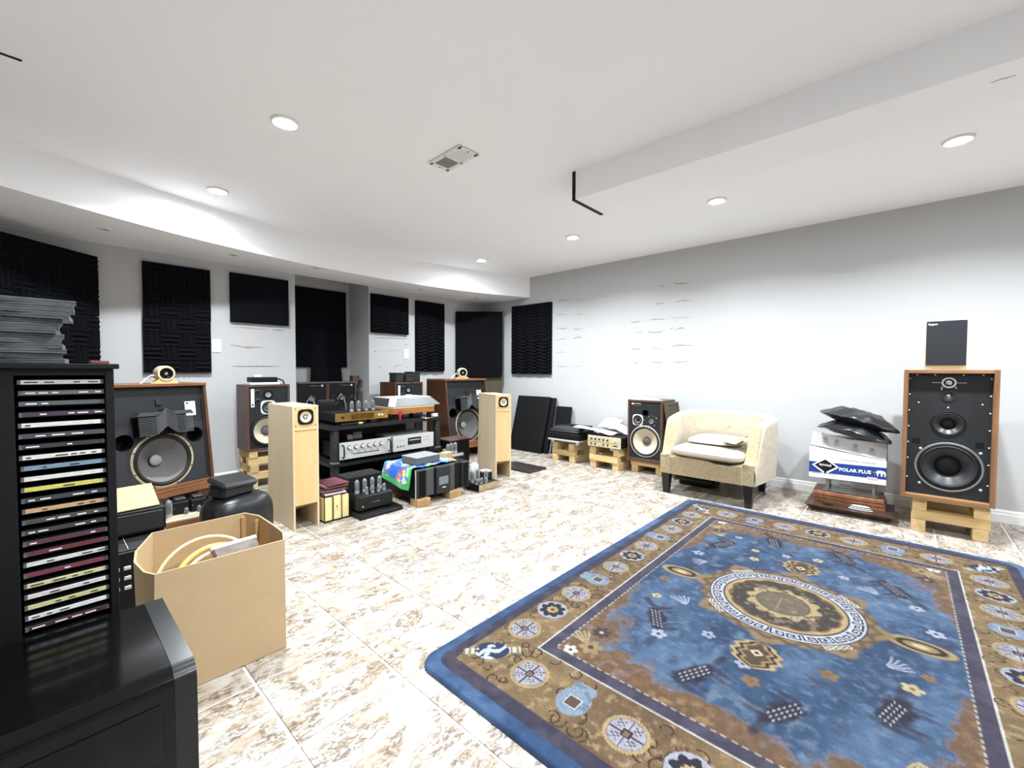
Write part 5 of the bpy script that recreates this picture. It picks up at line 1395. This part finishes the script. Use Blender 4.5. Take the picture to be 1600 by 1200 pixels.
# ================================================================ RUG
def rug():
    RX0, RX1, RY0, RY1 = .838, 3.362, -.492, 1.203
    cx, cy = (RX0+RX1)/2, (RY0+RY1)/2; A, B = (RX1-RX0)/2, (RY1-RY0)/2
    step = .0032
    nx, ny = int(2*A/step), int(2*B/step)
    xs = np.linspace(-A, A, nx); ys = np.linspace(-B, B, ny)
    U, V = np.meshgrid(xs, ys, indexing='ij')
    rs = np.random.RandomState(3)
    def vnoise(sx, sy, seed):
        r = np.random.RandomState(seed); g = r.rand(int(2*A/sx)+4, int(2*B/sy)+4)
        fx, fy = (U+A)/sx, (V+B)/sy; i, j = fx.astype(int), fy.astype(int); a, b = fx-i, fy-j
        a = a*a*(3-2*a); b = b*b*(3-2*b)
        return (g[i, j]*(1-a)+g[i+1, j]*a)*(1-b)+(g[i, j+1]*(1-a)+g[i+1, j+1]*a)*b
    def fbm(s, seed, st=1.0): return (vnoise(s*st, s, seed)+.5*vnoise(s*st*.5, s*.5, seed+1)+.25*vnoise(s*st*.25, s*.25, seed+2)+.12*vnoise(s*st*.12, s*.12, seed+3))/1.87
    n1, n2, n3 = fbm(.18, 1, 1.6), fbm(.05, 7), fbm(.02, 12)
    C = np.zeros((nx, ny, 3))
    H = np.zeros((nx, ny))
    def paint(mask, col, alpha=1.0, hgt=None):
        a = (mask.astype(float) if mask.dtype == bool else mask)*alpha
        C[:] = C*(1-a[..., None])+np.array(srgb(col))*a[..., None]
        if hgt is not None: H[:] = H*(1-a)+hgt*a
    sm = lambda d, w=.006: np.clip(.5-d/w, 0, 1)        # soft inside test of a signed distance
    wob = (n2-.5)*.010
    # field: mottled blue
    C[:] = np.array(srgb('#31577f'))
    paint(np.clip((n1-.45)*4, 0, 1), '#56789f', .75)
    paint(np.clip((.46-n1)*5, 0, 1), '#1d3d63', .85)
    paint(np.clip((n2-.60)*5, 0, 1), '#8195b0', .5)
    paint(np.clip((.42-n2)*5, 0, 1), '#3c3a58', .7); paint(np.clip((n3-.60)*4, 0, 1), '#7486a4', .45)
    dX, dY = (A-np.abs(U)), (B-np.abs(V))
    def mound(x, y, rx, ry, sc=1.0):
        d = np.sqrt(((U-x)/rx)**2+((V-y)/ry)**2)-1+(n2-.5)*.9+(n3-.5)*.3
        paint(sm(d, .25), '#7d5a35', .95); paint(sm(d+.35, .3)*np.clip((n3-.4)*3, 0, 1), '#a07a4a', .8); paint(sm(np.abs(d)-.05, .12), '#8d8193', .45)
    for sx in (-1, 1):
        for sy in (-1, 1):
            mound(sx*.86, sy*.53, .30, .16); mound(sx*.88, sy*.36, .14, .20); mound(sx*.52, sy*.56, .25, .08)
        mound(sx*.88, 0.06, .10, .28)
    def ell(x, y, a, b, th=0.0):
        c, s = math.cos(th), math.sin(th); p = (U-x)*c+(V-y)*s; q = -(U-x)*s+(V-y)*c
        return np.sqrt((p/a)**2+(q/b)**2)-1, p, q
    def spot(x, y, a, b, th, w, col, al=1.0):
        m = max(a, b)*1.6+.01
        i0, i1 = np.searchsorted(xs, [x-m, x+m]); j0, j1 = np.searchsorted(ys, [y-m, y+m])
        if i1 <= i0 or j1 <= j0: return
        c, s = math.cos(th), math.sin(th); u, v = U[i0:i1, j0:j1]-x, V[i0:i1, j0:j1]-y; p, q = u*c+v*s, -u*s+v*c
        k = np.clip(.5-(np.sqrt((p/a)**2+(q/b)**2)-1)/w, 0, 1)*al; sub = C[i0:i1, j0:j1]
        sub[:] = sub*(1-k[..., None])+np.array(srgb(col))*k[..., None]
    def deer(x, y, th, sc=1.0):
        sc *= .85; d, p, q = ell(x, y, .105*sc, .042*sc, th)
        paint(sm(d+(n3-.5)*.7+(n2-.5)*.5, .4), '#2c2338', .95)
        c, s = math.cos(th), math.sin(th)
        for (a, b, ra, rb) in ((.125, .020, .045, .016), (.155, .030, .022, .014), (-.085, -.045, .014, .045), (-.045, -.055, .012, .04), (.055, -.055, .012, .045), (.085, -.045, .012, .04)):
            spot(x+(a*c-b*s)*sc, y+(a*s+b*c)*sc, ra*sc, rb*sc, th+.3, .7, '#352b42', .65)
        for k in range(3):
            for m in range(6):
                a, b = (-.075+.024*m+.006*k)*sc, (-.014+.016*k)*sc
                spot(x+a*c-b*s, y+a*s+b*c, .0075, .0026, th+.3, .5, '#bdb9c2', .8)
    for x, y, th in ((-.46, .35, .5), (-.68, .12, -.5), (-.68, -.12, 2.6), (-.46, -.36, -.3), (.49, .38, 2.6), (.72, .17, .3), (.72, -.15, -2.7), (.47, -.35, -2.6)): deer(x, y, th)
    def flower(x, y, r, col, n=5, ctr='#3a3340', ph=0.0):
        R = np.hypot(U-x, V-y); T = np.arctan2(V-y, U-x)
        d = R-r*(.62+.38*np.abs(np.cos(n/2*(T+ph))))
        paint(sm(d, .004), col); paint(sm(R-r*.24, .003), ctr)
    for k, (x, y) in enumerate([(-.56, .30), (-.30, .42), (-.53, .02), (-.60, -.02), (.55, .08), (.60, -.05), (.28, .44), (-.20, -.44), (.33, -.42), (-.30, -.40), (.66, .34), (-.12, .46), (.14, -.47), (.52, .22), (-.44, .16), (-.40, -.20), (.46, -.17), (.40, .20)]):
        flower(x, y, (.030, .022, .026)[k % 3], ('#b4bad0', '#cdb98a', '#9caccb', '#8f6a44')[k % 4], 5, ('#3a3340', '#8a5a2c')[k % 2], k)
    for k, (x, y, th) in enumerate([(-.30, .30, .4), (.20, .36, 2.0), (-.22, -.33, -1.0), (.36, -.30, .7), (-.80, .47, .6), (.80, .47, 2.4), (-.80, -.47, -.6), (.82, -.47, 3.4), (.60, .42, .3), (-.62, -.42, 2.9)]):
        for q in range(5):
            a = th-.5+.25*q
            for m in range(6):
                rr = .02+.011*m; spot(x+rr*math.cos(a+.05*m), y+rr*math.sin(a+.05*m), .0085, .0026, a, .5, '#b3b8cf' if k < 4 else '#c9b27a', .9)
    # star flowers on the brown corners
    for sx in (-1, 1):
        for sy in (-1, 1):
            flower(sx*.80, sy*.445, .042, '#a98f5c', 6, '#5b3a22'); flower(sx*.86, sy*.49, .028, '#e6dccb', 5, '#3d2c2a')
            flower(sx*.70, sy*.46, .036, '#4c3a44', 7, '#c9b083')
    # palmettes around the medallion
    def palm(x, y, th, sc=1.0):
        c, s = math.cos(th), math.sin(th); p = (U-x)*c+(V-y)*s; q = -(U-x)*s+(V-y)*c
        wd = .075*sc*np.sqrt(np.clip(1-((p+.01)/(.085*sc))**2, 0, 1))*(1+.10*np.cos(p*150/sc))
        d = np.where(np.abs(p+.01) < .083*sc, np.abs(q)-wd, .1)
        paint(sm(d, .006), '#c3a05f'); paint(sm(d+.016*sc, .006), '#33272a'); paint(sm(d+.028*sc, .006), '#a98853')
        paint(sm(d+.040*sc, .006), '#5b4630')
        e = np.abs(p+.02*sc)+np.abs(q)-.022*sc; paint(sm(e, .005), '#e0cfa0'); paint(sm(e+.012*sc, .004), '#3d2c2a')
    palm(-.455, 0, PI); palm(.455, 0, 0)
    for sy in (-1, 1):
        d, p, q = ell(0, sy*.425, .050, .095); paint(sm(d, .12), '#b8975a'); paint(sm(d+.25, .12), '#33272a'); paint(sm(d+.5, .12), '#a98853'); paint(sm(d+.75, .12), '#d8c494')
    # medallion
    R = np.hypot(U, V); T = np.arctan2(V, U)
    paint(sm(R-(.325+.022*np.cos(8*T)+.012*np.cos(16*T)+(n2-.5)*.03), .02), '#9a7a48', .95, .4)
    paint(sm(np.abs(R-(.300+.012*np.cos(24*T)))-.012, .01), '#5f4833', .7)
    for a0 in (PI/4, 3*PI/4, -PI/4, -3*PI/4):
        dT = np.abs((T-a0+PI) % (2*PI)-PI)
        paint(sm(np.maximum(np.abs(R-.292)-.014, (dT-.18)*.3), .005)*(np.sin(R*500)*np.sin(T*70) > -.2), '#e0d7c6', .9); paint(sm(np.maximum(np.abs(R-.291)-.016, (dT-.20)*.3), .005)*(np.sin(R*500)*np.sin(T*70) <= -.2), '#3a2b2c', .9)
    paint(sm(R-.281, .003), '#2b2836', 1, 0); paint(sm(R-.276, .003), '#c9cbda', 1, 0)
    N = 30; a = ((T/(2*PI)+.5)*N); ia = np.floor(a); fa = a-ia; fr = (R-.226)/.048
    fa = np.where(ia % 2 == 0, fa, 1-fa)
    key = np.zeros_like(R, bool)
    def rect(x0, x1, y0, y1): return (fa > x0) & (fa < x1) & (fr > y0) & (fr < y1)
    for rc in ((.06, .18, .12, .88), (.06, .94, .76, .88), (.82, .94, .30, .88), (.38, .94, .26, .38), (.38, .50, .26, .64), (.38, .70, .52, .64), (-.1, .10, .12, .24)): key |= rect(*rc)
    paint(key & (R > .228) & (R < .274), '#2b2836')
    paint(sm(R-.226, .003), '#2b2836'); paint(sm(R-.219, .003), '#c4a566', 1, .5)
    sc = .196+.010*np.abs(np.cos(7*T)); paint(sm(R-sc, .004), '#8a5f38'); paint(sm(R-sc+.008, .004), '#4b4038')
    paint(sm(R-sc+.008, .004)*np.clip((n3-.55)*6, 0, 1), '#8d7a5c', .8)
    s2 = .128+.010*np.cos(12*T); paint(sm(R-s2, .006), '#c6ab72', 1, .5); paint(sm(R-s2, .006)*np.clip((n3-.58)*8, 0, 1), '#5b4a3a', .9)
    paint(sm(R-.098, .006), '#5f4f3d'); paint(sm(R-.090+(n3-.5)*.02, .008), '#7e6d57', .95); paint(sm(R-.09, .01)*np.clip((n3-.6)*6, 0, 1), '#a89a85', .6)
    paint((np.abs(V-.012) < .0025) & (R < .06), '#a89a85', .7)
    # ---------------- borders
    fxin, fyin = A-.381, B-.312          # field edge
    gxo, gyo = A-.333, B-.268            # outer edge of the dark inner frame
    def rr(hx, hy, rad=.0):
        qx, qy = np.abs(U)-hx+rad, np.abs(V)-hy+rad
        return np.hypot(np.maximum(qx, 0), np.maximum(qy, 0))+np.minimum(np.maximum(qx, qy), 0)-rad
    out_field = 1-sm(rr(fxin, fyin), .004)
    paint(out_field, '#463f55', 1, 0); paint(out_field*np.clip((n2-.45)*4, 0, 1), '#5a5468', .7)
    dash = (np.sin(U*230) > -.3) | (np.abs(np.abs(V)-fyin) > .004)
    dash2 = (np.sin(V*230) > -.3) | (np.abs(np.abs(U)-fxin) > .004)
    paint(sm(np.abs(rr(fxin-.001, fyin-.001))-.0026, .003)*(dash & dash2), '#bdb6ac')
    og = 1-sm(rr(gxo, gyo), .004)
    paint(og, '#8d6f45', 1, .4); paint(og*np.clip((n2-.5)*4, 0, 1), '#a58553', .7); paint(og*np.clip((.47-n1)*5, 0, 1), '#735333', .8); paint(og*np.clip((n3-.60)*6, 0, 1), '#b59c72', .6)
    paint(sm(np.abs(rr(gxo, gyo))-.003, .003), '#d9d2c8')
    # scroll work in the gold band
    goldband = (og > .5) & (rr(A-.095, B-.085) < 0)
    rng = np.random.RandomState(21)
    for k in range(420):
        side = rng.rand()
        if side < .6: x, y = rng.uniform(-A+.1, A-.1), rng.choice([-1, 1])*rng.uniform(B-.255, B-.09)
        else: x, y = rng.choice([-1, 1])*rng.uniform(A-.32, A-.10), rng.uniform(-B+.1, B-.1)
        r = rng.uniform(.012, .022); a0 = rng.uniform(-PI, PI)
        i0, i1 = np.searchsorted(xs, [x-r-.01, x+r+.01]); j0, j1 = np.searchsorted(ys, [y-r-.01, y+r+.01])
        if i1 <= i0 or j1 <= j0: continue
        u, v = U[i0:i1, j0:j1]-x, V[i0:i1, j0:j1]-y; rad = np.hypot(u, v); th = np.arctan2(v, u)
        m = (np.abs(rad-r) < .0024) & (((th-a0) % (2*PI)) < 4.2) & goldband[i0:i1, j0:j1]
        C[i0:i1, j0:j1][m] = np.array(srgb('#4a3422'))
    outer = 1-sm(rr(A-.098, B-.086), .004)
    paint(outer, '#3f3a52', 1, 0); paint(outer*np.clip((n2-.45)*4, 0, 1), '#544c5e', .8)
    blue = 1-sm(rr(A-.048, B-.045, .05), .005)
    paint(blue, '#2c5587', 1, 0); paint(blue*np.clip((n1-.42)*4, 0, 1), '#5a86ba', .8); paint(blue*np.clip((.42-n2)*4, 0, 1), '#1d3e68', .6)
    # coins, blossoms and vases
    def coin(x, y, kind, turn=0.0):
        r = .064
        i0, i1 = np.searchsorted(xs, [x-.11, x+.11]); j0, j1 = np.searchsorted(ys, [y-.11, y+.11])
        u, v = U[i0:i1, j0:j1]-x, V[i0:i1, j0:j1]-y; c, s = math.cos(turn), math.sin(turn); p, q = u*c+v*s, -u*s+v*c
        rad = np.hypot(p, q); th = np.arctan2(q, p); sub = C[i0:i1, j0:j1]; nn = n3[i0:i1, j0:j1]
        def pt(mask, col, al=1.0):
            m = mask.astype(float)*al; sub[:] = sub*(1-m[..., None])+np.array(srgb(col))*m[..., None]
        if kind == 0:
            pt(rad < r+.006*np.sin(40*th)*.3, '#bfa264'); pt(rad < r-.010, '#8b7f86'); pt(rad < r-.013, '#b3adbb')
            pt((np.minimum(np.abs(p), np.abs(q)) < .0028) & (rad < r-.013), '#4c4152')
            for sx in (-1, 1):
                for sy in (-1, 1):
                    a_, b_ = p-sx*.024, q-sy*.024
                    pt((np.maximum(np.abs(a_), np.abs(b_)) < .013) & (np.sin(a_*420)*np.sin(b_*360+sx) > .1), '#5b5062', .9)
            pt(np.maximum(np.abs(p), np.abs(q)) < .014, '#3b2f38'); pt(np.maximum(np.abs(p), np.abs(q)) < .009, '#8d6a5c')
        elif kind == 1:
            pt(rad < r-.002, '#aeb0bd'); pt(rad < (r-.010)*(.72+.28*np.abs(np.cos(4*th))), '#2f2a3c'); pt(rad < .026*(.7+.3*np.abs(np.cos(4*th))), '#c9a55c'); pt(rad < .010, '#7a4f2c')
        elif kind == 2:
            body = (p/.058)**2+(q/.052)**2 < 1; neck = (np.abs(q) < .030+.010*np.cos((p-.06)*70)) & (p > .04) & (p < .082)
            pt(body | neck, '#8ea2b8'); pt((body | neck) & (nn > .56), '#66788f', .8); pt(np.maximum(np.abs(p+.004), np.abs(q)) < .023, '#d4d8de'); pt(np.maximum(np.abs(p+.004), np.abs(q)) < .019, '#6b4d3c')
        else:
            body = (p/.060)**2+(q/.046)**2 < 1; ends = (np.abs(q) < .016) & (np.abs(p) < .10)
            pt(ends, '#d8cfae'); pt(ends & (np.sin(p*300) > .3), '#6a6658', .8); pt(body, '#2a3a62'); pt(body & (np.abs(q-.4*p+.012*np.sin(p*70)) < .010), '#cdd6e6'); pt(body & (nn > .62), '#cdd6e6')
    X0, X1, Y0, Y1 = 1.049-cx, 3.155-cx, -.322-cy, 1.045-cy
    k13 = [0, 0, 1, 0, 2, 0, 1, 0, 2, 0, 1, 0, 0]
    for k in range(1, 12):
        x = X0+(X1-X0)*k/12
        for y, tn in ((Y1, PI/2), (Y0, -PI/2)): coin(x, y, k13[k], tn)
    for k in range(1, 8):
        y = Y0+(Y1-Y0)*k/8
        for x, tn in ((X0, 0.0), (X1, PI)): coin(x, y, [0, 0, 2, 0, 1, 0, 2, 0][k], tn)
    for x, y, tn in ((X0, Y1, -PI/4), (X1, Y1, -3*PI/4), (X0, Y0, PI/4), (X1, Y0, 3*PI/4)): coin(x, y, 3, tn)
    grey = C.mean(2, keepdims=True); C[:] = (C*.80+grey*.20)*.36
    C *= (1+.5*(n3-.5))[..., None]
    # ---------------- mesh: rounded outline, carved pile
    sd = rr(A, B, .075)
    edge = np.clip(-sd/.012, 0, 1); Z = .0015+.0135*np.sqrt(edge*(2-edge))+.0012*(n3-.5)*edge+.0008*H*edge
    keepv = sd < .0018
    idx = -np.ones((nx, ny), int); idx[keepv] = np.arange(keepv.sum())
    verts = np.stack([U[keepv]+cx, V[keepv]+cy, Z[keepv]], 1)
    q = keepv[:-1, :-1] & keepv[1:, :-1] & keepv[1:, 1:] & keepv[:-1, 1:]
    F = np.stack([idx[:-1, :-1][q], idx[1:, :-1][q], idx[1:, 1:][q], idx[:-1, 1:][q]], 1)
    me = bpy.data.meshes.new('rug')
    me.vertices.add(len(verts)); me.vertices.foreach_set('co', verts.astype(np.float32).ravel())
    me.loops.add(F.size); me.loops.foreach_set('vertex_index', F.astype(np.int32).ravel())
    me.polygons.add(len(F)); me.polygons.foreach_set('loop_start', np.arange(0, F.size, 4, dtype=np.int32))
    me.update(calc_edges=True); me.validate()
    ca = me.color_attributes.new('pattern', 'FLOAT_COLOR', 'POINT')
    cc = np.ones((len(verts), 4), np.float32); cc[:, :3] = np.clip(C[keepv], 0, 1)
    ca.data.foreach_set('color', cc.ravel())
    me.polygons.foreach_set('use_smooth', np.ones(len(F), bool))
    me.materials.append(attr_mat('wool_rug', 1.0, 420.0, .28, .04))
    o = bpy.data.objects.new('rug', me); COL.objects.link(o)
    tag(o, 'blue and gold wool rug with round key-pattern medallion and coin border', 'rug')
rug()
